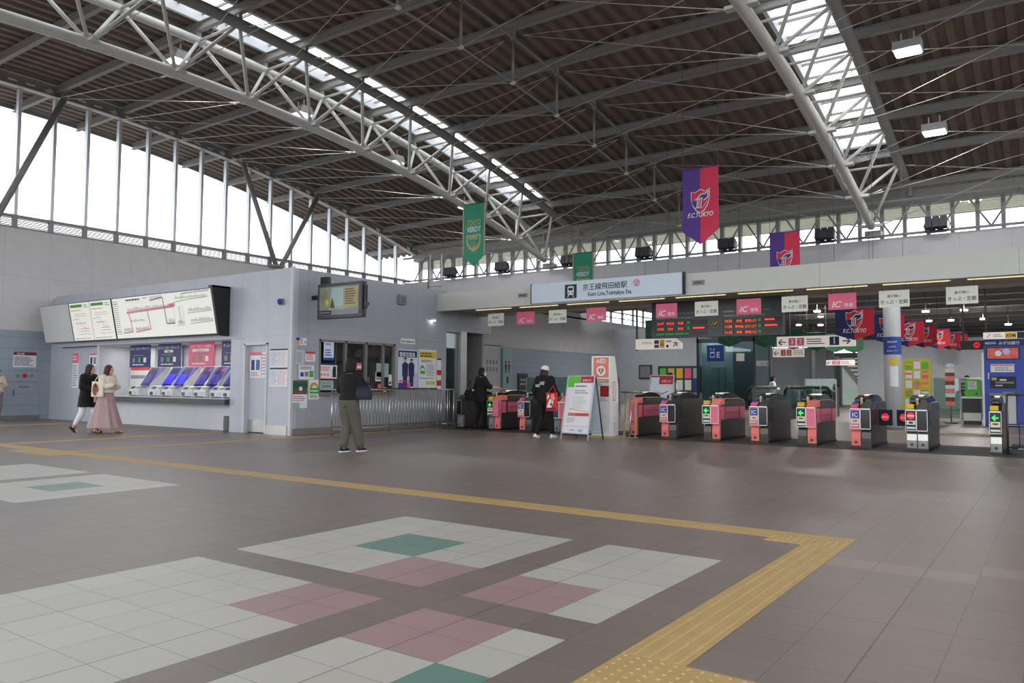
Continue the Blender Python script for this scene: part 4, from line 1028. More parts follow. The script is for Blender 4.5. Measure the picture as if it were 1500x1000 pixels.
c = Canvas((-5.66,12.79,0),(0,1,0),(0,0,1),.003); c.rect(.12,.85,.27,1.3,'aed'); c.rect(.14,.87,.25,1.28,'white',2)
for k, s in enumerate('AED設置'): c.text(s,.195,1.2-.083*k,.055,'aed',3)
c.dashes(.17,.15,.24,.35,4,'inkg',1,3); c.build('side_print', t)

# ------------------------------------------------------------------ notice stands
def a_stand(x, y, w, h, ang, label, front, dpt=.55):
    t = thing('notice_stand', label, 'sign stand', (x,y,0), local=True); t.rotation_euler = (0,0,ang)
    up = Vector((0,dpt*.45,h)); L_ = up.length; upn = up.normalized()
    def P(xx, s, back=False): 
        q = upn*s; return Vector((xx, (q.y if not back else dpt*.95-q.y), q.z))
    for nm_, bk in (('front_frame',False),('rear_frame',True)):
        b = MB()
        for xx in (0,w): b.tube(P(xx,0,bk),P(xx,L_,bk),.017,'lgrey' if not bk else 'dgrey',8)
        for s in (.1*L_, L_): b.tube(P(0,s,bk),P(w,s,bk),.015,'lgrey',8)
        b.build(nm_, t)
    b = MB(); z0 = .1*L_
    b.add([P(0.01,z0)+Vector((0,.0,0)),P(w-.01,z0),P(w-.01,L_),P(.01,L_),P(0.01,z0)+Vector((0,.02,0)),P(w-.01,z0)+Vector((0,.02,0)),P(w-.01,L_)+Vector((0,.02,0)),P(.01,L_)+Vector((0,.02,0))],[(0,1,2,3),(4,7,6,5),(0,4,5,1),(3,2,6,7),(0,3,7,4),(1,5,6,2)],'paper'); b.build('board', t)
    b = MB(); b.add([P(0.02,.12*L_,True),P(w-.02,.12*L_,True),P(w-.02,L_*.97,True),P(.02,L_*.97,True)],[(0,1,2,3)],'signlit'); b.build('rear_board', t)
    c = Canvas(P(0,z0),(1,0,0),upn,.004); front(c,w,L_-z0); c.build('print', t)
    return t
def d_budget(c,w,h):
    c.rect(.01,h*.86,w*.5,h-.01,'lime'); c.rect(.01,h*.8,w*.27,h*.87,'lime'); c.rect(w*.5,h*.88,w-.02,h-.01,'red'); c.text('お知らせ',w*.73,h*.905,.055,'paper',2,w*.42)
    c.rect(w*.28,h*.3,w*.93,h*.87,'white',2); c.dashes(w*.32,h*.8,w*.8,h*.84,1,'ink',3,3); c.dashes(w*.32,h*.68,w*.85,h*.76,2,'inkg',3,4); c.dashes(w*.3,h*.42,w*.8,h*.64,7,'inkg',3,5,.2)
    c.poly([(w*.2,h*.42),(w*.9,h*.36),(w*.9,h*.375),(w*.2,h*.435)],'yellow',4); c.rect(w*.17,h*.3,w*.95,h*.35,'inkr',4); c.text('日々のことを',w*.3,h*.308,.045,'paper',5,w*.3)
    c.dashes(w*.15,h*.18,w*.5,h*.27,3,'inkg',3,6,.3); c.rect(w*.1-.04,h*.115,w-.01,h*.12,'inkr',2); c.text('京王',w*.7,h*.03,.055,'navy',2); c.dashes(w*.3,h*.04,w*.48,h*.07,1,'blue',2,3)
a_stand(-6.36, 11.75, .72, 1.42, math.radians(-4), 'white A-frame notice stand with a green and red heading beside the AED case', d_budget, .66)
def d_dec(c,w,h): c.rect(.01,h*.82,w-.01,h-.01,'red'); c.text('お知らせ',w*.7,h*.86,.07,'paper',2,w*.5); c.rect(.03,h*.6,w*.4,h*.96,'signlit',3); c.line([(w*.3,h*.55),(w*.8,h*.68)],.02,'blue',2)
a_stand(-6.6, 16.7, .72, 1.5, math.radians(-3), 'white notice stand with a red heading just beyond the gates', d_dec)

# ------------------------------------------------------------------ big banners
def pennant(x, y, z1, w, h, kind, label, wires=True, group=None, name='hanging_banner', small=False):
    t = thing(name, label, 'banner', (x,y,z1-h), group)
    pts = [(x-w/2,z1),(x-w/2,z1-h*.82),(x,z1-h),(x+w/2,z1-h*.82),(x+w/2,z1)]
    th = .012
    if kind in ('fc','fcs'):
        a, c_ = ('bpurple','bred') if kind == 'fc' else ('dnavy','dred')
        b = MB(); b.prism([(x-w/2,z1),(x-w/2,z1-h*.82),(x,z1-h),(x,z1)],'y',y,y+th,a); plab(b.build('cloth_half', t), 'purple half' )
        b = MB(); b.prism([(x,z1),(x,z1-h),(x+w/2,z1-h*.82),(x+w/2,z1)],'y',y,y+th,c_); plab(b.build('cloth_half', t), 'red half')
    else:
        b = MB(); b.prism(pts,'y',y,y+th,'bverdy' if kind == 'verdy' else 'dgreen'); b.build('cloth', t)
    c = Canvas((x,y,z1-h),(1,0,0),(0,0,1),.006)
    if kind == 'fc' or kind == 'fcs':
        s = w*(.5 if not small else .42); cy = h*(.58 if not small else .66)
        sh = [(-.5,.42),(-.28,.36),(0,.5),(.25,.38),(.5,.5),(.5,.1),(.42,-.22),(.22,-.48),(0,-.6),(-.22,-.48),(-.42,-.22),(-.5,.1)]
        c.poly([(a*s*1.06,cy+bq*s*1.06*1.15) for a,bq in sh],'paper',1); c.poly([(a*s*.98,cy+bq*s*.98*1.15) for a,bq in sh],'bred' if kind=='fc' else 'dred',2)
        nv = 'bpurple' if kind == 'fc' else 'dnavy'
        c.poly([(-.47*s,cy-.02*s),(-.05*s,cy-.02*s),(-.05*s,cy-.58*s),(-.2*s,cy-.5*s),(-.42*s,cy-.24*s)],nv,3)
        c.poly([(-.18*s,cy+.05*s),(.1*s,cy+.3*s),(.3*s,cy+.26*s),(.44*s,cy+.46*s),(.42*s,cy+.1*s),(.2*s,cy-.02*s),(.1*s,cy+.08*s)],nv,3)
        c.line([(-.2*s,cy+.05*s),(.1*s,cy+.32*s),(.3*s,cy+.3*s),(.44*s,cy+.48*s),(.44*s,cy+.1*s),(.2*s,cy-.04*s)],.028*s*2,'paper',4)
        for q in (-.12,-.02,.1): c.line([(q*s,cy+.1*s),(q*s-.06*s,cy-.42*s)],.05*s,'paper',4)
        c.line([(-.28*s,cy+.02*s),(.16*s,cy+.1*s)],.05*s,'paper',4); c.line([(-.34*s,cy-.42*s),(.05*s,cy-.42*s)],.04*s,'paper',4)
        for k in range(4): c.rect(.12*s+.08*s*k,cy-(.48-.1*k)*s,.16*s+.08*s*k,cy-(.4-.1*k)*s,'paper',4)
        c.text('F.C.TOKYO',0,h*(.36 if not small else .24),.12*w/.95 if not small else w*.11,'paper',1,w*.72 if not small else w*.6,italic=True)
    elif kind == 'verdy':
        for sx in (-1,1): c.rect(sx*w/2-(.045 if sx > 0 else 0),h*.18,sx*w/2+(.045 if sx < 0 else 0),h,'gold',1)
        c.text('TOKYO',0,h*.655,.17,'gold',1,w*.6); c.text('VERDY',0,h*.55,.17,'signlit',1,w*.62)
        s = w*.62; cy = h*.42
        c.poly([(-.5*s,cy+.3*s),(.5*s,cy+.3*s),(.5*s,cy-.2*s),(.35*s,cy-.5*s),(0,cy-.7*s),(-.35*s,cy-.5*s),(-.5*s,cy-.2*s)],'gold',1)
        c.poly([(-.4*s,cy+.2*s),(-.12*s,cy+.2*s),(0,cy-.02*s),(.12*s,cy+.2*s),(.4*s,cy+.2*s),(.4*s,cy-.15*s),(.12*s,cy-.45*s),(0,cy-.3*s),(-.12*s,cy-.45*s),(-.4*s,cy-.15*s)],'bverdy',2)
        for sx in (-1,1): c.poly([(sx*.08*s,cy+.16*s),(sx*.2*s,cy-.04*s),(sx*.3*s,cy+.16*s)],'gold',3)
        for q in (-.2,-.07,.07,.2): c.line([(q*s*.5,cy-.1*s),(q*s,cy-.5*s+abs(q)*s*.3)],.03*s,'gold',3)
    else:
        c.poly([(-.28*w,h*.62),(.28*w,h*.62),(.28*w,h*.4),(0,h*.2),(-.28*w,h*.4)],'ckhaki',1); c.poly([(-.2*w,h*.57),(.2*w,h*.57),(.2*w,h*.42),(0,h*.27),(-.2*w,h*.42)],'dgreen',2)
    c.build('emblem', t)
    MB().tube((x-w/2-.02,y,z1),(x+w/2+.02,y,z1),.015,'bpurple' if kind in('fc','fcs') else 'dgreen',8).build('top_pole', t)
    if wires:
        b = MB()
        for sx in (-1,1): b.tube((x+sx*w/2,y,z1),(x+sx*w/2,y,max(prof(y)+.12, z1+.05) if y < 26 else z1+1.2),.006,'dgrey',5)
        b.build('wire', t)
p = bpj(694.5,298,'y',15.12); pennant(p.x,15.12,p.z,.86,p.z-bpj(695,390,'y',15.12).z,'verdy','large green TOKYO VERDY banner hanging left of centre')
p = bpj(1025.5,246,'y',15.12); pennant(p.x,15.12,p.z,.93,p.z-bpj(1025,358,'y',15.12).z,'fc','large purple and red F.C.TOKYO banner hanging right of centre')
p = bpj(854,370,'y',21.6); pennant(p.x,21.6,p.z,.9,1.95,'verdy','farther green TOKYO VERDY banner partly hidden by the station sign')
p = bpj(1149,340,'y',21.6); pennant(p.x,21.6,p.z,.93,2.0,'fc','farther purple and red banner whose lower part the beam hides')

# ------------------------------------------------------------------ beyond the gates
t = thing('departure_board', 'dark departure board with orange LED rows hanging beyond the gates', 'departure board', (-4.2,15.5,2.45))
MB().box(-5.87,-2.49,15.5,15.68,2.45,3.38,'bord').build('case', t)
c = Canvas((-5.87,15.5,2.45),(1,0,0),(0,0,1),.004); w = 3.38
for o_, rows in ((.12,(('10:47','準特急','新宿'),('10:56','各停','新宿'),None)),(1.93,(('10:52','特急','高尾山口'),('11:02','準特急','京王八王子'),('11:12','特急','高尾山口')))):
    c.dashes(o_,.58,o_+.3,.64,1,'inkg',1,3,.7); c.dashes(o_+.4,.6,o_+1.2,.64,1,'inkg',1,4,.4); c.dashes(o_,.48,o_+1.1,.53,1,'inkg',1,8,.5)
    for k, r in enumerate(rows):
        y = .32-.14*k; c.rect(o_-.03,y,o_+1.4,y+.11,'bordk',1)
        if r:
            c.text(r[0],o_+.13,y+.02,.066,'ledr',2,.24); c.text(r[1],o_+.4,y+.018,.07,'ledr',2,.25); c.text(r[2],o_+.68,y+.018,.07,'ledr',2,.28)
            c.rect(o_+.86,y+.02,o_+.93,y+.09,'ledg',2)
            if k < 2 and (o_ > 1 or k == 1): c.dashes(o_+1.02,y+.03,o_+1.35,y+.08,1,'ledr',2,k+2,.8)
        else: c.dashes(o_,y+.02,o_+1.1,y+.09,1,'ledg',2,5,.7)
c.rect(1.6,.06,1.84,.52,'bord',1)
c.build('display', t)
MB().tube((-5.87+1.72,15.5,2.45+.3),(-5.87+1.72,15.485,2.45+.3),.1,'bordk',20).build('clock', t)
c = Canvas((-5.87+1.72,15.483,2.75),(1,0,0),(0,0,1),.004)
for k in range(12): a = k*PI/6; c.disc(.08*math.cos(a),.08*math.sin(a),.009,'yellow',1,8)
c.line([(0,0),(.03,.05)],.015,'yellow'); c.line([(0,0),(-.05,.02)],.012,'yellow'); c.build('clock_hands', t)
b = MB(); [b.tube((x,15.59,3.38),(x,15.59,3.42),.02,'black',6) for x in (-5.2,-4.2,-3.2)]; b.build('hanger', t)

def guide(x0, x1, y, z0, z1, label, draw, tip=0, hang=1.0, poles=(0.02,)):
    t = thing('guide_sign', label, 'sign', ((x0+x1)/2,y,z0)); h = z1-z0
    if tip: pr = [(x0,z0),(x1,z0),(x1,z0+h*.55),(x1-tip,z1),(x0,z1)]
    else: pr = [(x0,z0),(x1,z0),(x1,z1),(x0,z1)]
    MB().prism(pr,'y',y,y+.1,'guidelit').build('panel', t)
    b = MB()
    for q in poles: b.box(x0+q-.02,x0+q+.02,y+.02,y+.08,z0-.03 if q < .1 else z1,z1+hang,'black')
    b.build('hanger', t)
    c = Canvas((x0,y,z0),(1,0,0),(0,0,1),.004); draw(c,x1-x0,h); c.build('lettering', t)
guide(-7.08,-5.69,17,2.24,2.54,'pale hanging guide sign with a yellow block left of the departure board',lambda c,w,h:(c.dashes(.2,h*.5,w*.4,h*.75,2,'ink',1,3,.3),c.rect(w*.42,h*.12,w*.52,h*.42,'maroon'),c.rect(w*.42,h*.5,w*.52,h*.85,'navy'),c.rect(w*.54,h*.12,w*.64,h*.88,'yellow'),c.text('出口',w*.59,h*.35,.06,'ink',2),c.dashes(w*.68,h*.6,w*.8,h*.85,1,'ink',1,3),c.rect(w*.68,h*.15,w*.73,h*.4,'ink'),c.text('↗',w*.87,h*.2,.16,'ink',1)),.2)
def d_312(c,w,h):
    c.text('←',.15,h*.2,.2,'ink'); 
    for k, s in enumerate('32'): c.rect(.34+.24*k,h*.15,.54+.24*k,h*.85,'signpink'); c.text(s,.44+.24*k,h*.28,.15,'paper',2)
    c.dashes(.85,h*.2,1.4,h*.8,3,'inkg',1,3,.4)
    if w > 2: c.dashes(w-1.3,h*.2,w-.75,h*.8,3,'inkg',1,5,.4); c.rect(w-.68,h*.12,w-.42,h*.88,'navy'); c.text('1',w-.55,h*.26,.18,'paper',2); c.text('→',w-.22,h*.2,.2,'ink')
guide(-3.96,-1.8,20,2.36,2.68,'long pale platform sign with pink 3 2 and navy 1 squares',d_312,.14,1.1,(.35,1.7))
guide(-7.07,-5.8,30,2.45,2.81,'smaller platform sign with pink 3 2 squares farther back',lambda c,w,h:d_312(c,1.27,h),0,1.3,(.02,1.24))
guide(-8.43,-6.85,45,2.48,2.8,'farthest platform sign above the pale green stair wall',lambda c,w,h:d_312(c,1.5,h),0,.6,(.05,1.5))
# inner roof
b = MB()
def inz(y): return 6.35-(y-26)*.052
yy = [26.6+k*1.5 for k in range(25)]
for (xa, xb_) in ((-16,12),):
    n = int((xb_-xa)/.42)
    for y, y2 in zip(yy, yy[1:]):
        b.box(xa, xb_, y, y2, inz(y), inz(y)+.1, 'deck')
b.box(-24.06,-16,26.6,43,6.15,6.3,'deck'); b.box(-24.06,-16,43,62,7.2,7.4,'deck'); b.box(-16.1,-16,43,62,4.4,7.3,'panel_up')
struct(b.build('ceiling_inner'))
k = 0
for y in [28+1.9*i for i in range(17)]:
    b = MB(); z = inz(y)-.32; b.box(-16,12,y-.07,y+.07,z,z+.03,'purlin').box(-16,12,y-.07,y+.07,z+.28,z+.31,'purlin').box(-16,12,y-.01,y+.01,z+.03,z+.28,'purlin')
    b.tube((-16,y+.5,z+.05),(12,y+.5,z+.05),.04,'steel',6)
    tag(b.build('inner_roof_beam'),'grey beam with a conduit under the lower roof beyond the gates','roof beam','beams under the lower roof beyond the gates')
for (px,py) in ((1356,455),(1412,453),(1361,469),(1393,468),(1440,466),(1202,461),(1202,475),(1170,475),(1477,474),(1197,455)):
    Y = 33 if py < 460 else 42
    p = bpj(px,py,'y',Y); 
    z = inz(Y)-.36
    tag(MB().tube((p.x,Y,min(p.z,z)),(p.x,Y,min(p.z,z)-.06),.14,'lamp',14).tube((p.x,Y,min(p.z,z)),(p.x,Y,z+.1),.012,'dgrey',8).build('round_downlight'),'small round lit lamp under the lower roof beyond the gates','lamp','round lamps under the lower roof')
# left side windows beyond
t = thing('side_window','bright window strip with dark lattice high on the far left wall','window',(XW,50,5.75))
for y in [44+1.8*i for i in range(11)]: MB().box(XW-.1,XW,y-.12,y+.12,5.85,7.2,'steel_dk').build('mullion', t)
MB().box(XW-.08,XW,44,62,6.2,6.26,'steel_dk').box(XW-.08,XW,44,62,6.6,6.68,'steel_dk').box(XW-.08,XW,44,62,7.1,7.2,'steel_dk').build('rail', t)
MB().quad((XW-.05,44,5.85),(XW-.05,62,5.85),(XW-.05,62,7.1),(XW-.05,44,7.1),'glass').build('pane', t)
# rest room entrance in the left wall
b = MB(); b.box(XW-3,XW-2.9,30.4,33.9,0,3.45,'lgrey'); b.box(XW-3,XW-.3,33.8,33.9,0,3.45,'white'); b.box(XW-3,XW,30.3,30.4,0,3.45,'redwall'); b.box(XW-3,XW,30.4,33.9,3.4,3.5,'white'); struct(b.build('wall_restroom'))
b = MB(); b.box(XW-1.2,XW-.9,30.45,31.44,0,3.35,'redwall'); tag(b.build('restroom_screen_wall'),'dark red wall inside the rest room entrance','wall panel')
t = thing('restroom_partition','pale rest room wall panel with rows of small square pictograms','wall panel',(XW,32.6,0))
MB().box(XW-.15,XW-.05,31.45,33.85,0,3.38,'lgrey').build('panel', t)
c = Canvas((XW-.05,31.45,0),(0,1,0),(0,0,1)); [c.rect(1.0+.3*i,2.4-.42*j,1.14+.3*i,2.65-.42*j,'mgrey') for i in range(4) for j in range(2)]; c.build('pictogram', t)
t = thing('restroom_sign','tall pale green glass sign with man and woman figures','sign',(XW+.1,34.3,0))
MB().box(XW,XW+.1,33.87,34.75,0,3.38,'gtext').build('panel', t)
c = Canvas((XW+.1,33.87,0),(0,1,0),(0,0,1)); 
for q, m in ((.28,'navy'),(.6,'maroon')): c.disc(q,2.55,.08,m); c.poly([(q-.12,2.42),(q+.12,2.42),(q+.05,1.9),(q-.05,1.9)],m)
c.rect(.35,1.3,.55,1.7,'navy'); c.build('pictogram', t)
t = thing('wall_intercom','grey control panel on the wall right of the rest room sign','panel',(XW+.05,35.9,1.0))
MB().box(XW,XW+.1,35.5,36.5,.9,1.9,'dgrey').build('case', t); c = Canvas((XW+.1,35.5,.9),(0,1,0),(0,0,1)); [c.rect(.2+.22*i,.3+.25*j,.32+.22*i,.42+.25*j,'lgrey') for i in range(3) for j in range(2)]; c.build('button', t)
tag(MB().box(XW+.1,XW+.25,48.4,51.2,3.25,3.33,'lamp').box(XW,XW+.25,48.4,51.2,3.33,3.4,'white').build('tube_lamp'),'lit tube lamp on the far grey wall above the red banner','lamp')
tag(MB().box(XW,XW+.1,50.2,51.6,2.0,3.2,'maroon').box(XW+.1,XW+.12,50.5,51.3,2.4,2.9,'signpink').build('wall_banner'),'dark red upright banner on the far grey wall','banner')
# notice boards and elevator
t = thing('notice_board','wide notice board full of colourful posters on the far wall','notice board',(-19,47.6,.9))
MB().box(-20.5,-16.6,47.9,47.99,.8,2.6,'dgrey').build('board', t)
c = Canvas((-20.5,47.9,.8),(1,0,0),(0,0,1)); r = random.Random(3); cols = ['cream','red','yellow','blue','paper','signpink','lime','paper','gtext','rack']
for i in range(6):
    for j in range(2): c.rect(.15+.62*i,.12+.82*j,.62+.62*i,.82+.82*j,cols[(i*3+j*5+1)%10])
c.build('poster', t)
tag(MB().box(-22.0,-21.0,47.9,48,1.7,2.7,'dgrey').box(-21.9,-21.1,47.88,47.9,1.8,2.6,'mgrey').build('notice_case'),'small dark framed notice left of the wide notice board','notice board')
b = MB(); b.box(-16.2,12,57,57.3,0,3.7,'far'); b.box(XW,-16,48,48.3,0,5.3,'far'); b.box(-16,-9.6,52,52.3,0,3.9,'far'); b.box(-9.6,-7.3,54,54.3,0,3.2,'far'); b.box(-7.3,.8,48,48.3,0,4.1,'far'); b.box(.8,12,48,48.3,0,4.1,'far'); b.box(-7.3,-7.1,48.3,54.3,0,4.1,'far'); b.box(-16,-15.8,48.3,52,0,4,'far')
struct(b.build('wall_back'))
t = thing('glass_elevator','dark teal glass elevator shaft with a blue E sign','elevator',(-11.3,36,0))
for x in (-12.86,-9.85): MB().box(x,x+.12,36,36.12,0,4.3,'dgrey').build('frame_post', t)
MB().box(-12.86,-9.75,36,36.12,3.5,3.7,'dgrey').build('frame_head', t)
MB().box(-12.8,-11.1,36.6,36.7,0,3.5,'mgrey').build('door_wall', t); MB().box(-12.2,-11.5,36.55,36.6,0,2.2,'chrome').box(-11.87,-11.84,36.54,36.55,0,2.2,'black').build('door', t)
MB().box(-12.75,-9.85,36.04,36.06,0,3.5,'dglass').build('pane', t); MB().box(-9.8,-9.78,36.1,38.5,0,3.6,'dglass').build('side_pane', t)
MB().box(-12.86,-9.75,38.5,38.6,0,3.7,'dgrey').build('rear_wall', t)
MB().box(-12.25,-11.35,35.9,35.98,2.5,3.35,'blue').build('sign', t)
c = Canvas((-12.25,35.9,2.5),(1,0,0),(0,0,1)); c.rect(.18,.2,.42,.5,'paper'); c.rect(.21,.25,.39,.42,'blue',2); c.text('↑↓',.3,.56,.14,'paper',1); c.text('E',.62,.2,.3,'paper'); c.build('sign_lettering', t)
MB().box(-10.7,-10.3,35.95,36,2.5,2.9,'cream').build('notice', t)
# columns
def column(x, y, r, z1, label, m='mgrey', lo='lgrey'):
    t = thing('round_column', label, 'column', (x,y,0)); MB().tube((x,y,0),(x,y,z1),r,lo,28).build('shaft', t); MB().tube((x,y,0),(x,y,.1),r+.02,m,28).build('base_ring', t); return t
P_ = bpj(1309,616,'z',0)
CC = bpj(1309,600,'y',22.0)
tag(MB().box(-9,12,21.85,22.15,4.62,4.95,'mgrey').build('cross_beam'),'grey cross beam carried by the round column, mostly hidden behind the beam','beam')
pc = column(CC.x,22.0,.235,4.62,'pale round column with a blue bank sign beyond the gates')
t = pc
zz_ = lambda py: bpj(1309,py,'y',21.8).z
for nm_, z0, z1, m in (('blue_sign',zz_(519),zz_(493),'blue'),('yellow_notice',zz_(534),zz_(525),'yellow'),('white_notice',zz_(566),zz_(536),'paper')):
    w_ = .26 if nm_ != 'blue_sign' else .285
    b = MB(); n = 14; aa = [-PI*.95+PI*1.1*i/n for i in range(n+1)] if nm_ == 'blue_sign' else [-PI*.55+PI*.3*i/n for i in range(n+1)]
    v = []; f = []
    for a in aa: v += [(CC.x+.24*math.cos(a),22+.24*math.sin(a),z0),(CC.x+.24*math.cos(a),22+.24*math.sin(a),z1)]
    for i in range(n): f.append((2*i,2*i+2,2*i+3,2*i+1))
    b.add(v,f,m); b.build(nm_, t)
c = Canvas((CC.x-.08,22-.25,zz_(519)),(1,0,0),(0,0,1),.004); c.text('MIZUHO',.12,.34,.06,'paper',1,.26); c.text('みずほ',.12,.2,.06,'paper',1,.2); c.text('ATMコーナー',.12,.08,.06,'paper',1,.3); c.build('sign_lettering', t)
column(-11.8,45,.22,5.2,'grey round column left of the farthest platform sign','dgrey','mgrey')
column(-9.45,46,.16,5.2,'slim grey column beside the pale green stair','dgrey','mgrey')
# stair
t = thing('staircase','pale green lit stair flight rising beyond the gates','staircase',(-8.3,50,0))
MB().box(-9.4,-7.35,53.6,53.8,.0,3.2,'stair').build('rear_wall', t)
b = MB(); b.prism([(-9.2,3.2),(-8.85,3.2),(-7.35,1.15),(-7.35,.8)],'y',50.2,50.4,'lgrey'); b.build('stringer', t)
for k in range(7): MB().box(-8.7+.2*k,-8.0+.2*k if -8.0+.2*k < -7.35 else -7.35,50.4,52,2.95-.27*k,3.03-.27*k,'kick').build('tread', t)
# glass balustrades
def balus(x0,x1,y,z1,label,z0=0.1):
    t = thing('glass_balustrade',label,'balustrade',((x0+x1)/2,y,0))
    MB().box(x0,x1,y,y+.02,z0,z1,'gglass').build('pane', t); MB().box(x0,x1,y-.02,y+.04,z1,z1+.04,'chrome').build('handrail', t)
    n = max(2,int((x1-x0)/1.2))
    for k in range(n+1): q = x0+(x1-x0)*k/n; MB().box(q-.02,q+.02,y-.02,y+.04,0,z1,'chrome').build('post', t)
balus(-15.6,-11.2,24,1.5,'green glass balustrade left of the AED case, beyond the gates')
balus(-5.75,-4.55,30,1.5,'short green glass balustrade before the pale stair')
balus(-.95,.75,29,1.55,'glass balustrade left of the blue bank machine')
# escalator ends
for x, l in ((-6.95,'dark rounded escalator handrail, left of the two'),(-5.6,'dark rounded escalator handrail, right of the two')):
    t = thing('escalator_handrail', l, 'escalator', (x,27,0)); 
    b = MB(); pts = [(26.6,.25)]+[(26.75+.32*(1-math.cos(a)) ,.75+.4*math.sin(a)) for a in [PI*k/10 for k in range(-3,6)]]+[(30,1.1)]
    b.path([(x,26.8,.3),(x,26.55,.55),(x,26.5,.8),(x,26.65,1.05),(x,27.0,1.18),(x,30,1.18)],.07,'black',8); b.build('belt', t); MB().box(x-.03,x+.03,26.7,30,0,1.1,'dglass').box(x-.1,x+.1,26.8,30,0,.25,'dsteel').build('skirt', t)
tag(MB().box(-5.5,-4.7,30.5,31.2,0,1.2,'dsteel').build('escalator_newel'),'dark metal casing behind the short green balustrade','casing')
# brochure racks, ATM, service desk
t = thing('leaflet_rack','yellow leaflet rack with three columns of brochures','rack',(-1.1,26,0))
MB().prism([(25.9,.1),(26.3,.1),(26.3,2.17),(26.15,2.17)],'x',-1.52,-.68,'rack').build('frame', t)
c = Canvas((-1.52,25.9,.1),(1,0,0),Vector((0,.25,2.07)),.012); r = random.Random(2); rc = ['paper','lime','coral','paper','yellow','paper','lime','signpink','cream']
for i in range(3):
    for j in range(6):
        x0 = .08+.25*i; y0 = .15+.32*j; c.rect(x0,y0,x0+.2,y0+.25,rc[(i*2+j*3)%9]); c.rect(x0,y0+.12,x0+.2,y0+.2,rc[(i+j*2+3)%9],2)
c.build('leaflet', t)
t = thing('snack_stand','slim revolving stand hung with orange and red brochures','rack',(-.2,27,0))
MB().tube((-.2,27,0),(-.2,27,2.05),.02,'chrome',8).tube((-.2,27,0),(-.2,27,.03),.2,'dgrey',16).build('pole', t)
r = random.Random(5)
for k in range(9):
    m = ['coral','leather','signlit','coral','paper','brown','coral','brown','cream'][k]
    b = MB(); b.box(-.34,-.06,26.86,26.9,.62+.14*k,.74+.14*k,m); b.build('brochure', t)
b = MB(); b.ell((-.2,26.95,1.95),(.14,.03,.09),'signlit',14,8); plab(b.build('header', t),'round pale header')
t = thing('service_desk','grey desk carrying a bright green box beside the bank machine','desk',(.45,27,0))
MB().box(.13,.72,26.8,27.3,.86,.92,'white').build('top', t); MB().box(.17,.68,26.9,27.25,0,.86,'dgrey').build('body', t); MB().box(.17,.68,26.86,26.9,.12,.38,'white').build('shelf', t)
t = thing('donation_box','bright green box standing on the grey desk','box',(.45,27,.92))
MB().box(.24,.66,26.88,27.15,.92,1.5,'lime').build('case', t); c = Canvas((.24,26.88,.92),(1,0,0),(0,0,1)); c.rect(.08,.25,.34,.52,'paper'); c.dashes(.1,.3,.32,.5,4,'inkg',2,3); c.disc(.33,.1,.03,'ink'); c.build('label_print', t)
t = thing('led_gate_sign','black overhead LED sign with a red no-entry disc','sign',(.6,27,2.5))
MB().box(.12,.95,27,27.1,2.5,2.8,'bordk').build('case', t); c = Canvas((.12,27,2.5),(1,0,0),(0,0,1)); c.disc(.48,.15,.1,'noent'); c.rect(.41,.135,.55,.165,'bordk',2); c.build('disc', t)
MB().box(.18,.24,27.0,27.06,2.8,5.9,'black').box(.85,.9,27,27.06,2.8,5.9,'black').build('hanger', t)
t = thing('bank_machine','tall blue MIZUHO bank cash machine at the right edge','cash machine',(1.8,26,0))
MB().box(.86,3.1,26,26.9,.05,3.0,'atm').build('case', t)
MB().box(.8,.86,26,26.9,0,2.35,'white').build('side_panel', t)
c = Canvas((.86,26,0),(1,0,0),(0,0,1),.006)
c.rect(.0,2.78,2.2,3.0,'guidelit'); c.rect(.6,2.8,.9,2.98,'yellow',2); c.text('ATM',.75,2.84,.09,'ink',3); c.dashes(.28,2.84,.55,2.95,2,'inkg',2,3); c.rect(.92,2.79,1.4,2.99,'ink',2); c.line([(.1,2.82),(.2,2.95)],.02,'inkg',2)
c.rect(0,2.56,2.2,2.77,'navy'); c.text('MIZUHO',.2,2.62,.07,'paper',2,.3); c.text('みずほ銀行',.7,2.6,.11,'paper',2,.56)
c.rect(.06,2.12,.98,2.52,'ink'); c.rect(.1,2.15,.94,2.49,'tvred',2); c.disc(.4,2.32,.09,'cwhite',3); c.disc(.62,2.38,.1,'fin',3)
c.rect(.18,1.72,.82,1.98,'paper'); c.rect(.2,1.93,.8,1.96,'inkr',2); c.dashes(.3,1.75,.8,1.9,3,'inkg',2,3)
c.rect(.16,1.2,.86,1.58,'ink'); c.rect(.2,1.46,.34,1.55,'gold',2); c.rect(.42,1.45,.6,1.5,'white',2); c.rect(.3,1.36,.8,1.42,'mgrey',2); c.rect(.3,1.28,.5,1.31,'white',2); c.rect(.1,1.5,.14,1.7,'lgrey',2)
c.rect(.5,.2,.8,1.1,'mgrey'); c.build('front_print', t)
MB().box(1.0,1.74,25.72,26,.98,1.05,'mgrey').box(1.1,1.7,25.75,26,.1,.98,'lgrey').build('ledge', t)
# small banners beyond
sb = [(1252,452,498),(1300,460,503),(1331,470,508),(1353,476,509),(1374,482,511),(1392,487,512),(1406,489,514)]
for k, (px, py0, py1) in enumerate(sb):
    Y = [18.5,22.8,26,31,36,42,46][k]
    p = bpj(px,py1,'y',Y); zt = bpj(px,py0,'y',Y).z
    pennant(p.x,Y,zt,[.95,.95,.95,.95,.95,.95,.8][k],zt-p.z,'fcs','purple and red banner beyond the gates, '+['nearest and largest of the row','second of the row','third of the row','fourth of the row','fifth of the row','sixth of the row','farthest of the row'][k],True,'row of purple and red banners beyond the gates',small=True)
gb = [(962,506,20,24),(1068,508,24,24),(1121,509,26,22),(1162,512,30,16),(1196,514,33,16),(1224,516,34,16),(1251,517,35,15)]
gl = ['lowest tip below the left end of the board','below the middle of the departure board','below the right half of the board','behind the platform sign, first','behind the platform sign, second','behind the platform sign, third','right of the platform sign']
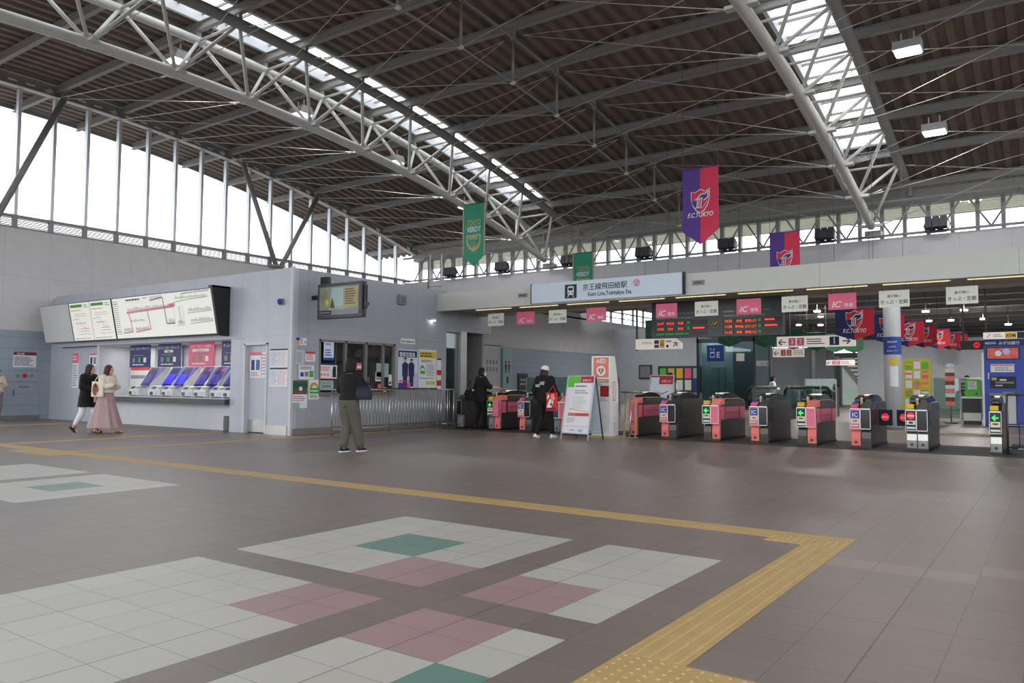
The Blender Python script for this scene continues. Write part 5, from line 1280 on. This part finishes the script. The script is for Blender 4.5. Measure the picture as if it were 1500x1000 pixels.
for k, (px, py, Y, wpx) in enumerate(gb):
    p = bpj(px,py,'y',Y); w_ = .95
    pennant(p.x,Y,p.z+.82,.8,.82,'vs','dark green pennant, '+gl[k],True,'row of dark green pennants beyond the gates',small=True)

# ------------------------------------------------------------------ people
def limb(b, pts, rad, m='skin', n=12):
    pts = [Vector(p) for p in pts]
    for i, (p, r) in enumerate(zip(pts, rad)):
        b.ell(p, (r,r,r), m, n, 8)
        if i: b.tube(pts[i-1], p, rad[i-1], m, n, r)
def hand(b, wrist, d, nrm, s, side, curl=.5):
    d = Vector(d).normalized(); nrm = (Vector(nrm)-d*Vector(nrm).dot(d)).normalized(); sd = d.cross(nrm)*side
    w = Vector(wrist)
    for t_ in (.02,.045,.07):
        for q in (-.02,0,.02): b.ell(w+d*t_*s+sd*q*s,(.016*s,)*3,'skin',8,6)
    for q, L_ in ((-.03,.062),(-.011,.078),(.009,.084),(.028,.074)):
        p0 = w+d*.08*s+sd*q*s; p1 = p0+(d*math.cos(curl*.6)+nrm*math.sin(curl*.6))*L_*.5*s; p2 = p1+(d*math.cos(curl*1.8)+nrm*math.sin(curl*1.8))*L_*.5*s
        limb(b,[p0,p1,p2],[.0085*s,.008*s,.0068*s],'skin',8)
    p0 = w+d*.03*s+sd*.03*s; p1 = p0+(sd*.7+d*.6+nrm*.3)*.035*s; p2 = p1+(sd*.2+d*.9+nrm*.4)*.03*s
    limb(b,[p0,p1,p2],[.011*s,.0095*s,.008*s],'skin',8)
def remesh_build(mb, name, parent, vox, m, smooth=2):
    me = bpy.data.meshes.new(name); me.from_pydata([tuple(p) for p in mb.v], [], mb.f)
    o = bpy.data.objects.new(name, me); COL.objects.link(o)
    r = o.modifiers.new('r','REMESH'); r.mode = 'VOXEL'; r.voxel_size = vox; r.use_smooth_shade = True
    s = o.modifiers.new('s','SMOOTH'); s.iterations = smooth; s.factor = .5
    bpy.context.view_layer.update()
    dg = bpy.context.evaluated_depsgraph_get(); m2 = bpy.data.meshes.new_from_object(o.evaluated_get(dg))
    bpy.data.objects.remove(o); bpy.data.meshes.remove(me)
    m2.materials.clear(); m2.materials.append(M[m])
    o = bpy.data.objects.new(name, m2); COL.objects.link(o); o.parent = parent
    for p in m2.polygons: p.use_smooth = True
    ORG[o.name] = Vector((0,0,0)); return o
def person(label, loc, ang, H, pose, wear, vox=.008):
    t = thing('person', label, 'person', loc, local=True); t.rotation_euler = (0,0,ang)
    s = H/1.62
    V = lambda x,y,z: Vector((x*s,y*s,z*s))
    lean = pose.get('lean',0.0); hy = pose.get('head',0)
    chest = V(0,.02+lean*.6,1.22); neck = V(0,.02+lean,1.36); head = V(0,.04+lean*1.25,1.49)
    sh = {-1: V(-.165,.01+lean,1.31), 1: V(.165,.01+lean,1.31)}
    hip = {-1: V(-.085,0,.86), 1: V(.085,0,.86)}
    el = {-1: V(*pose['le']), 1: V(*pose['re'])}; wr = {-1: V(*pose['lw']), 1: V(*pose['rw'])}
    kn = {-1: V(*pose['lk']), 1: V(*pose['rk'])}; an = {-1: V(*pose['la']), 1: V(*pose['ra'])}
    fp = {-1: pose.get('lf',0), 1: pose.get('rf',0)}
    b = MB()
    def torso(b, g, z0=.78, z1=1.35):
        rings = [(.80,.125,.095),(.88,.16,.115),(.96,.14,.1),(1.06,.12,.088),(1.16,.14,.098),(1.26,.16,.1),(1.32,.135,.08),(1.37,.06,.055)]
        b.loft([(0,(.02+lean*max(0,(z-.9)/.46))*s,z*s,(rx+g)*s,(ry+g)*s) for z,rx,ry in rings if z0 <= z <= z1+.03],'skin',20)
    torso(b,0)
    limb(b,[neck-V(0,0,.06),neck,head-V(0,.01,.08)],[.058*s,.052*s,.05*s])
    b.ell(head,(.073*s,.09*s,.112*s),'skin',18,14); b.ell(head+V(0,.03,-.055),(.05*s,.055*s,.055*s),'skin',14,10)
    hr = Matrix.Rotation(hy,3,'Z'); F = hr@Vector((0,1,0)); R_ = hr@Vector((1,0,0))
    b.ell(head+F*.094*s-V(0,0,.015),(.012*s,.016*s,.022*s),'skin',8,6)
    for q in (-1,1):
        b.ell(head+R_*q*.074*s-V(0,0,.01),(.012*s,.02*s,.03*s),'skin',8,6)
        limb(b,[sh[q],el[q],wr[q]],[.05*s,.04*s,.027*s]); 
        d = (wr[q]-el[q]); nn = Vector((0,0,-1)) if abs(d.normalized().z) < .8 else Vector((-q,0,0))
        hand(b,wr[q],d,nn,s,q if abs(d.normalized().z) < .8 else 1,pose.get('curl',.8))
        limb(b,[hip[q],kn[q],an[q]],[.085*s,.056*s,.04*s])
        a = fp[q]; fd = Vector((0,math.cos(a),math.sin(a)))
        limb(b,[an[q]-V(0,.02,.03),an[q]+fd*.13*s-V(0,0,.045)],[.034*s,.024*s])
    remesh_build(b,'body',t,vox,'skin')
    # face
    e = MB()
    for q in (-1,1): e.ell(head+F*.083*s+R_*q*.03*s+V(0,0,.01),(.011*s,.006*s,.007*s),'ink',8,6)
    e.build('eye', t)
    mth = MB(); mth.ell(head+F*.086*s-V(0,0,.062),(.022*s,.008*s,.006*s),'inkr',8,6); mth.build('mouth', t)
    if wear.get('mask'):
        k = MB(); k.ell(head+F*.058*s-V(0,0,.048),(.052*s,.048*s,.045*s),'white',14,10); k.build('face_mask', t)
    # top
    c = MB(); g = wear.get('loose',.02); ln = wear.get('hem',.86)
    rings = [(z*s, rx, ry) for z,rx,ry in ((ln,.155+wear.get('flare',0),.12+wear.get('flare',0)),((ln+1.0)/2,.15+wear.get('flare',0)*.6,.11+wear.get('flare',0)*.6),(1.02,.14,.1),(1.1,.138,.1),(1.2,.155,.108),(1.28,.165,.105),(1.33,.13,.085),(1.36,.075,.07))]
    c.loft([(0,(.02+lean*max(0,(z/s-.9)/.46))*s,z,(rx+g)*s,(ry+g)*s) for z,rx,ry in rings],'cblack',22)
    sl = wear.get('sleeve',1.0)
    for q in (-1,1):
        end = el[q].lerp(wr[q],max(0,(sl-.5)*2)) if sl > .5 else sh[q].lerp(el[q],sl*2)
        pts = [sh[q]-V(q*.04,0,0),sh[q],el[q],end] if sl > .5 else [sh[q]-V(q*.04,0,0),sh[q],end]
        rd = [.06,.062,.054,.045] if sl > .5 else [.06,.064,.06]
        limb(c,pts,[(r_+g*.5)*s for r_ in rd])
    if wear.get('hood'): c.ell(neck+V(0,-.07,-.0),(.11*s,.07*s,.06*s),'cblack',12,8)
    remesh_build(c,wear.get('topname','shirt'),t,.012,wear['top'])
    # bottom
    if wear['bottom'] == 'pants':
        c = MB(); w_ = wear.get('leg',.02)
        c.loft([(0,0,.78*s,.13*s,.1*s),(0,0,.86*s,(.165+w_*.5)*s,(.12+w_*.4)*s),(0,0,.96*s,(.145+w_*.4)*s,(.105+w_*.4)*s),(0,0,1.0*s,(.13+w_*.3)*s,(.1+w_*.3)*s)],'cblack',20)
        for q in (-1,1):
            cuff = kn[q].lerp(an[q],wear.get('cuff',.95))
            limb(c,[hip[q],hip[q].lerp(kn[q],.5),kn[q],kn[q].lerp(cuff,.5),cuff],[(r_+w_)*s for r_ in (.088,.078,.064,.056,.046+wear.get('bell',0))])
        remesh_build(c,'trousers',t,.012,wear['bot'])
    elif wear['bottom'] == 'skirt':
        c = MB(); fo = lambda a, u: .07*u*math.sin(9*a)+.04*u*math.sin(14*a+1)
        c.loft([(0,.0,1.0*s,.16*s,.12*s),(0,0,.94*s,.175*s,.135*s),(0,0,.86*s,.19*s,.155*s),(0,-.01,.6*s,.235*s,.24*s),(0,-.02,.35*s,.28*s,.33*s),(0,-.02,.13*s,.31*s,.4*s)],wear['bot'],64,False,True,fo)
        c.build('skirt', t)
    # shoes
    for q in (-1,1):
        a = fp[q]; fd = Vector((0,math.cos(a),math.sin(a))); ud = Vector((0,-math.sin(a),math.cos(a)))
        A = an[q]-ud*.0
        def ring(u, wd, h, z0=-.075): return [A+fd*u*s+Vector((x*wd*s,0,0))+ud*(z0+zz*h)*s for x, zz in ((-1,0),(-1.0,.5),(-.6,1),(.6,1),(1.0,.5),(1,0))]
        rg = [ring(-.075,.026,.06),ring(-.05,.036,.085),ring(.02,.037,.09),ring(.08,.042,.06),ring(.14,.038,.045),ring(.175,.02,.03)]
        c = MB(); v = [p for g_ in rg for p in g_]; f = []
        for i in range(5):
            for k in range(6): f.append((i*6+k,i*6+(k+1)%6,(i+1)*6+(k+1)%6,(i+1)*6+k))
        f += [tuple(range(5,-1,-1)),tuple(range(30,36))]
        if wear.get('shoe') == 'sandal':
            for z0_, hh, mm in ((-.08,.018,'leather'),):
                rg = [ring(-.075,.03,.015,-.08),ring(0,.036,.015,-.08),ring(.1,.042,.015,-.08),ring(.16,.03,.012,-.08)]; v = [p for g_ in rg for p in g_]; f = []
                for i in range(3):
                    for k in range(6): f.append((i*6+k,i*6+(k+1)%6,(i+1)*6+(k+1)%6,(i+1)*6+k))
                f += [tuple(range(5,-1,-1)),tuple(range(18,24))]; c.add(v,f,'leather')
            for u in (.03,.1): c.path([A+fd*u*s+Vector((x*s,0,0))+ud*z_*s for x, z_ in ((-.04,-.07),(-.03,-.03),(0,-.015),(.03,-.03),(.04,-.07))],.008*s,'leather',6)
            c.build('sandal', t)
        else:
            c.add(v,f,wear['shoem'],True); so = MB()
            rg = [ring(-.08,.028,.022,-.085),ring(0,.04,.022,-.085),ring(.1,.045,.022,-.085),ring(.18,.024,.02,-.085)]; v = [p for g_ in rg for p in g_]; f = []
            for i in range(3):
                for k in range(6): f.append((i*6+k,i*6+(k+1)%6,(i+1)*6+(k+1)%6,(i+1)*6+k))
            f += [tuple(range(5,-1,-1)),tuple(range(18,24))]; so.add(v,f,wear.get('sole','white'))
            sh_ = c.build('shoe', t); sh_.modifiers.new('s','SUBSURF').levels = 1; sh_.modifiers['s'].render_levels = 1
            so.build('sole', sh_)
        if wear.get('sock'):
            k = MB(); k.tube(an[q]+V(0,0,-.02),an[q].lerp(kn[q],.3),.043*s,wear['sock'],12); k.build('sock', t)
    # hair
    h = MB(); hm = wear['hair']; bb = wear.get('bob',1.04)
    up = V(0,0,.0)
    h.ell(head-F*.018*s+V(0,0,.022),(.086*s*bb,.1*s*bb,.108*s*bb),hm,16,12); h.ell(head-F*.03*s-V(0,0,.035),(.088*s*bb,.085*s*bb,.1*s*bb),hm,16,12)
    if wear.get('long'):
        L2 = wear['long']
        for q in (-.05,-.025,0,.025,.05):
            limb(h,[head-F*.05*s+R_*q*s,head-F*(.085-lean*.3)*s+R_*q*1.25*s-V(0,0,.14),head-F*(.1-lean*.3)*s+R_*q*1.3*s-V(0,0,L2)],[.05*s,.045*s,.022*s],hm,10)
        for q in (-1,1): limb(h,[head+R_*q*.07*s,head+R_*q*.085*s-V(0,0,.14)-F*.02*s,head+R_*q*.08*s-V(0,0,L2*.85)-F*.03*s],[.032*s,.03*s,.015*s],hm,10)
    # keep the face clear
    ho = remesh_build(h,'hair',t,.012,hm)
    bm_ = bmesh.new(); bm_.from_mesh(ho.data)
    kill = [v for v in bm_.verts if (v.co-head).dot(F) > .05*s and (v.co-head).z < .055*s and abs((v.co-head).dot(R_)) < .058*s and (v.co-head).z > -.16*s]
    bmesh.ops.delete(bm_, geom=kill, context='VERTS'); bm_.to_mesh(ho.data); bm_.free()
    if wear.get('cap'):
        k = MB(); k.ell(head-F*.01*s+V(0,0,.05),(.094*s,.108*s,.085*s),'cwhite',18,12)
        br = []
        for a in range(9): th_ = -PI*.38+PI*.76*a/8; br.append(head+R_*math.sin(th_)*.085*s+F*(.075+.1*math.cos(th_))*s+V(0,0,.035))
        k.add([head+R_*-.085*s+F*.03*s+V(0,0,.045)]+br+[head+R_*.085*s+F*.03*s+V(0,0,.045)],[tuple(range(11))],'cwhite'); k.add([p_+V(0,0,.008) for p_ in [head+R_*-.085*s+F*.03*s+V(0,0,.045)]+br+[head+R_*.085*s+F*.03*s+V(0,0,.045)]],[tuple(range(11))],'cwhite'); k.build('cap', t)
    return t
import mathutils
def W2(t, x, y, z, s):   # local person coords -> world
    return t.matrix_basis @ Vector((x*s,y*s,z*s))
# woman in black top at centre-left, walking away, looking at phone
pA = person('person in black top and loose khaki trousers with a navy shoulder bag, walking away', (-7.51,6.42,0), math.radians(8), 1.66,
    dict(le=(-.24,.06,1.08),re=(.23,.1,1.1),lw=(-.1,.26,1.12),rw=(.12,.3,1.16),lk=(-.075,.05,.46),rk=(.1,.1,.46),la=(-.075,-.04,.085),ra=(.11,.2,.085),lf=0,rf=0,head=-.25,lean=.02),
    dict(top='cblack',loose=.045,hem=.9,bottom='pants',bot='ckhaki',leg=.026,cuff=.84,bell=.012,bob=1.13,shoem='cnavy',sock='csock',hair='hairb',topname='pullover'))
def bag_body(name, label, cat, loc, ang, w, d, h, m, straps, top=.75, art=None):
    t = thing(name, label, cat, loc, local=True); t.rotation_euler = (0,0,ang)
    b = MB(); b.loft([(0,0,0,w*.46,d*.4),(0,0,h*.08,w*.5,d*.5),(0,0,h*.6,w*.47,d*.45),(0,0,h,w*.5*top,d*.18)],m,20); 
    v2 = []
    o = b.build('bag_body', t); 
    k = MB()
    for pts in straps: k.path([Vector(p) for p in pts],.009,m,6)
    k.build('strap', t)
    if art:
        c = Canvas(art[0],art[1],(0,0,1),.004); art[2](c); c.build('print', t)
    return t
bag_body('shoulder_bag','navy soft shoulder bag hanging at the right hip of the person in khaki trousers','bag',tuple(pA.location+Matrix.Rotation(math.radians(8),3,'Z')@Vector((.27,.05,.93))),math.radians(30),.34,.15,.24,'cnavy',[[(-.12,0,.2),(-.13,-.02,.34),(-.12,-.05,.46)],[(.12,0,.2),(.02,.0,.36),(-.1,-.02,.46)]])
tag(MB().box(-7.5,-7.42,6.84,6.85,1.2,1.34,'black').build('phone'),'dark phone held by the person in khaki trousers','phone')
# person in white cap
pB = person('person in white cap, black hoodie and white trainers walking to the gates', (-6.87,11.86,0), math.radians(2), 1.66,
    dict(le=(-.25,-.02,1.06),re=(.26,.0,1.06),lw=(-.22,.12,.86),rw=(.22,.2,.98),lk=(-.1,.04,.47),rk=(.09,.12,.47),la=(-.14,-.12,.085),ra=(.12,.16,.085),lf=-.25,rf=0,head=-.5),
    dict(top='cblack',loose=.045,hem=.82,bottom='pants',bot='cblack',leg=.005,cuff=.97,shoem='cwhite',hair='hairbr',long=.26,cap=True,hood=True,topname='hoodie'))
c = Canvas((-.12,-.165,1.14),(1,0,0),(0,0,1),.002); c.text('WA',-.02+.05,.02,.07,'paper',1,.1,italic=True); c.text('LIKE',.15,.08,.07,'paper',1,.14,italic=True); c.build('back_print', pB)
bag_body('print_tote_bag','red and white printed bag hanging from the right arm of the capped person','bag',(-6.58,11.72,.62),math.radians(5),.3,.08,.42,'bagart',[[(-.1,0,.4),(-.04,.05,.52),(0,.08,.58)],[(.1,0,.4),(.04,.05,.52),(0,.08,.58)]],1.0,
    ((-.13,-.045,.02),(1,0,0),lambda c:(c.poly([(.02,.06),(.12,.02),(.2,.2),(.1,.26)],'paper'),c.poly([(.14,.2),(.24,.26),(.2,.38),(.12,.36)],'coral'),c.rect(.02,.02,.24,.06,'ink',2),c.poly([(.03,.24),(.1,.3),(.06,.38)],'paper',2),c.poly([(.1,.12),(.16,.1),(.15,.2)],'ink',2))))
# person in black at left gate
pC = person('person in black with a face mask passing the leftmost gates', (-10.2,13.75,0), math.radians(-25), 1.68,
    dict(le=(-.24,.0,1.06),re=(.26,.12,1.12),lw=(-.2,.18,.98),rw=(.38,.34,1.08),lk=(-.08,.02,.47),rk=(.1,.1,.47),la=(-.08,-.1,.085),ra=(.1,.08,.085),head=-.5,lean=.03),
    dict(top='cblack',loose=.045,hem=.72,flare=.02,sleeve=.6,bottom='pants',bot='cblack',leg=.01,shoem='cblack',sole='black',hair='hairb',mask=True,topname='tunic'))
bag_body('black_shoulder_bag','black bag at the left side of the masked person by the gates','bag',(-10.5,13.62,.78),0,.28,.12,.28,'cblack',[[(-.08,0,.26),(0,.02,.5),(.06,.02,.55)],[(.08,0,.26),(.04,.02,.5),(.06,.02,.55)]])
# two women walking right
hd = math.radians(-68)
pD = person('person in a long black jacket and white trousers with long dark hair', (-16.35,6.2,0), hd, 1.64,
    dict(le=(-.2,.05,1.08),re=(.22,.06,1.07),lw=(-.1,.28,1.05),rw=(.12,.3,1.04),lk=(-.08,.16,.48),rk=(.09,-.04,.47),la=(-.08,.2,.085),ra=(.09,-.26,.13),rf=-.6,lean=.03,head=.35),
    dict(top='cblack',loose=.045,hem=.6,flare=.03,bottom='pants',bot='cwhite',leg=.01,cuff=.75,shoem='cblack',sole='black',hair='hairbr',long=.34,topname='jacket'))
pE = person('person in cream top and long mauve skirt with auburn hair', (-15.72,6.34,0), hd, 1.62,
    dict(le=(-.2,.04,1.08),re=(.23,.05,1.08),lw=(-.06,.26,1.1),rw=(.14,.27,1.14),lk=(-.08,.12,.48),rk=(.09,-.04,.47),la=(-.08,.26,.085),ra=(.09,-.2,.09),lean=.02,head=.3),
    dict(top='ccream',loose=.045,hem=.95,bottom='skirt',bot='cmauve',shoe='sandal',hair='hairr',long=.3,topname='blouse'))
bag_body('cream_tote_bag','cream cloth tote bag with a brown picture beside the long mauve skirt','bag',(-15.62,6.08,.86),hd+math.radians(90),.34,.09,.36,'ccream',[[(-.1,0,.34),(-.06,.03,.44),(-.03,.06,.5)],[(.1,0,.34),(.03,.03,.44),(-.03,.06,.5)]],.95,
    ((-.17,-.05,.0),(1,0,0),lambda c:(c.poly([(.1,.06),(.16,.02),(.2,.1),(.24,.14),(.22,.24),(.15,.3),(.09,.26),(.07,.14)],'brown'),c.disc(.15,.27,.05,'brown'))))
bag_body('beige_hand_bag','small beige handbag with white straps held by the person in the black jacket','bag',(-16.05,6.3,.72),hd,.2,.1,.24,'cbeige',[[(-.07,0,.22),(-.05,.0,.32),(-.02,0,.36)],[(.07,0,.22),(.04,.0,.32),(-.02,0,.36)]])
# partial person at the left edge
pF = bpj(4,556,'y',7.0)
person('person in a cream top whose arm holding a phone enters at the left edge', (pF.x-.42,7.0,0), math.radians(-80), 1.6,
    dict(le=(-.2,.08,1.08),re=(.22,.08,1.07),lw=(-.1,.32,1.14),rw=(.1,.33,1.16),lk=(-.09,.04,.47),rk=(.09,.04,.47),la=(-.09,-.05,.085),ra=(.09,.05,.085)),
    dict(top='ccream',loose=.04,hem=.9,sleeve=.8,bottom='pants',bot='cgrey',leg=.02,shoem='cblack',hair='hairb',topname='blouse'),.01)
# distant people
qd = dict(le=(-.22,.04,1.08),re=(.22,.04,1.08),lw=(-.14,.24,1.05),rw=(.14,.24,1.05),lk=(-.09,.03,.47),rk=(.09,.03,.47),la=(-.09,-.03,.085),ra=(.09,.05,.085))
p = bpj(981,560,'y',19.0)
person('distant person in a pale top with black hair behind the far notice stand', (p.x,19.0,0), math.radians(-30), 1.62, qd, dict(top='cwhite',loose=.03,sleeve=.4,bottom='pants',bot='cgrey',leg=.02,shoem='cblack',hair='hairb',long=.2),.012)
p = bpj(1131,560,'y',33)
person('distant person in white with a dark head by the far column', (p.x,33,0), math.radians(-60), 1.7, qd, dict(top='cwhite',loose=.03,bottom='pants',bot='cgrey',leg=.02,shoem='cblack',hair='hairb'),.012)
p = bpj(1417,560,'y',31)
person('distant person in grey behind the glass balustrade near the bank machine', (p.x,31,0), math.radians(150), 1.7, qd, dict(top='cgrey',loose=.04,bottom='pants',bot='cgrey',leg=.02,shoem='cblack',hair='hairb'),.012)

# ------------------------------------------------------------------ far enclosure at right (out of frame)
b = MB(); b.box(12,12.3,-12,62,0,4.0,'panel_up'); struct(b.build('wall_right'))

# ------------------------------------------------------------------ light
w = bpy.data.worlds.new('overcast_sky'); SC.world = w; w.use_nodes = True
N = w.node_tree.nodes; L = w.node_tree.links; bg = N['Background']
tc = N.new('ShaderNodeTexCoord'); sp = N.new('ShaderNodeSeparateXYZ'); L.new(tc.outputs['Generated'], sp.inputs[0])
cr = N.new('ShaderNodeValToRGB'); mp = N.new('ShaderNodeMapRange'); mp.inputs['From Min'].default_value = -1; mp.inputs['From Max'].default_value = 1
L.new(sp.outputs[2], mp.inputs['Value']); L.new(mp.outputs[0], cr.inputs[0])
cr.color_ramp.elements[0].position = .47; cr.color_ramp.elements[0].color = (.16,.155,.15,1)
cr.color_ramp.elements[1].position = .5; cr.color_ramp.elements[1].color = (.92,.96,1.0,1)
L.new(cr.outputs[0], bg.inputs[0]); bg.inputs[1].default_value = 2.6
def area(name, loc, sx, sy, e, col=(1,.98,.95), rot=(0,0,0)):
    l = bpy.data.lights.new(name,'AREA'); l.shape = 'RECTANGLE'; l.size = sx; l.size_y = sy; l.energy = e; l.color = col
    o = bpy.data.objects.new(name, l); COL.objects.link(o); o.location = loc; o.rotation_euler = rot; return o
for x, y in ((-17,8.64),(-17,12.96),(-17,17.28),(-17,21.6),(.05,17.28),(.1,21.6)): area('high_bay_light',(x,y,prof(y)-.42),.5,.45,60)
for x in (-8,-4,0): area('slot_lamp',(x,14.58,3.34),1.5,.06,8,(1,.93,.75))
for x, y in ((-6,33),(0,33),(-6,42),(0,42),(-12,36),(-19,42)): area('downlight',(x,y,4.9),.6,.6,150)
area('office_light',(-13.6,12,3.7),1.5,.3,10); area('recess_light',(-17.3,9.1,2.24),5.8,.12,22,(.95,.97,1))
SC.view_settings.view_transform = 'Standard'; SC.view_settings.look = 'None'; SC.view_settings.gamma = 1; SC.view_settings.use_curve_mapping = False
SC.view_settings.exposure = 0.45
SC.cycles.max_bounces = 8; SC.cycles.diffuse_bounces = 5; SC.cycles.transparent_max_bounces = 16
SC.cycles.use_denoising = True
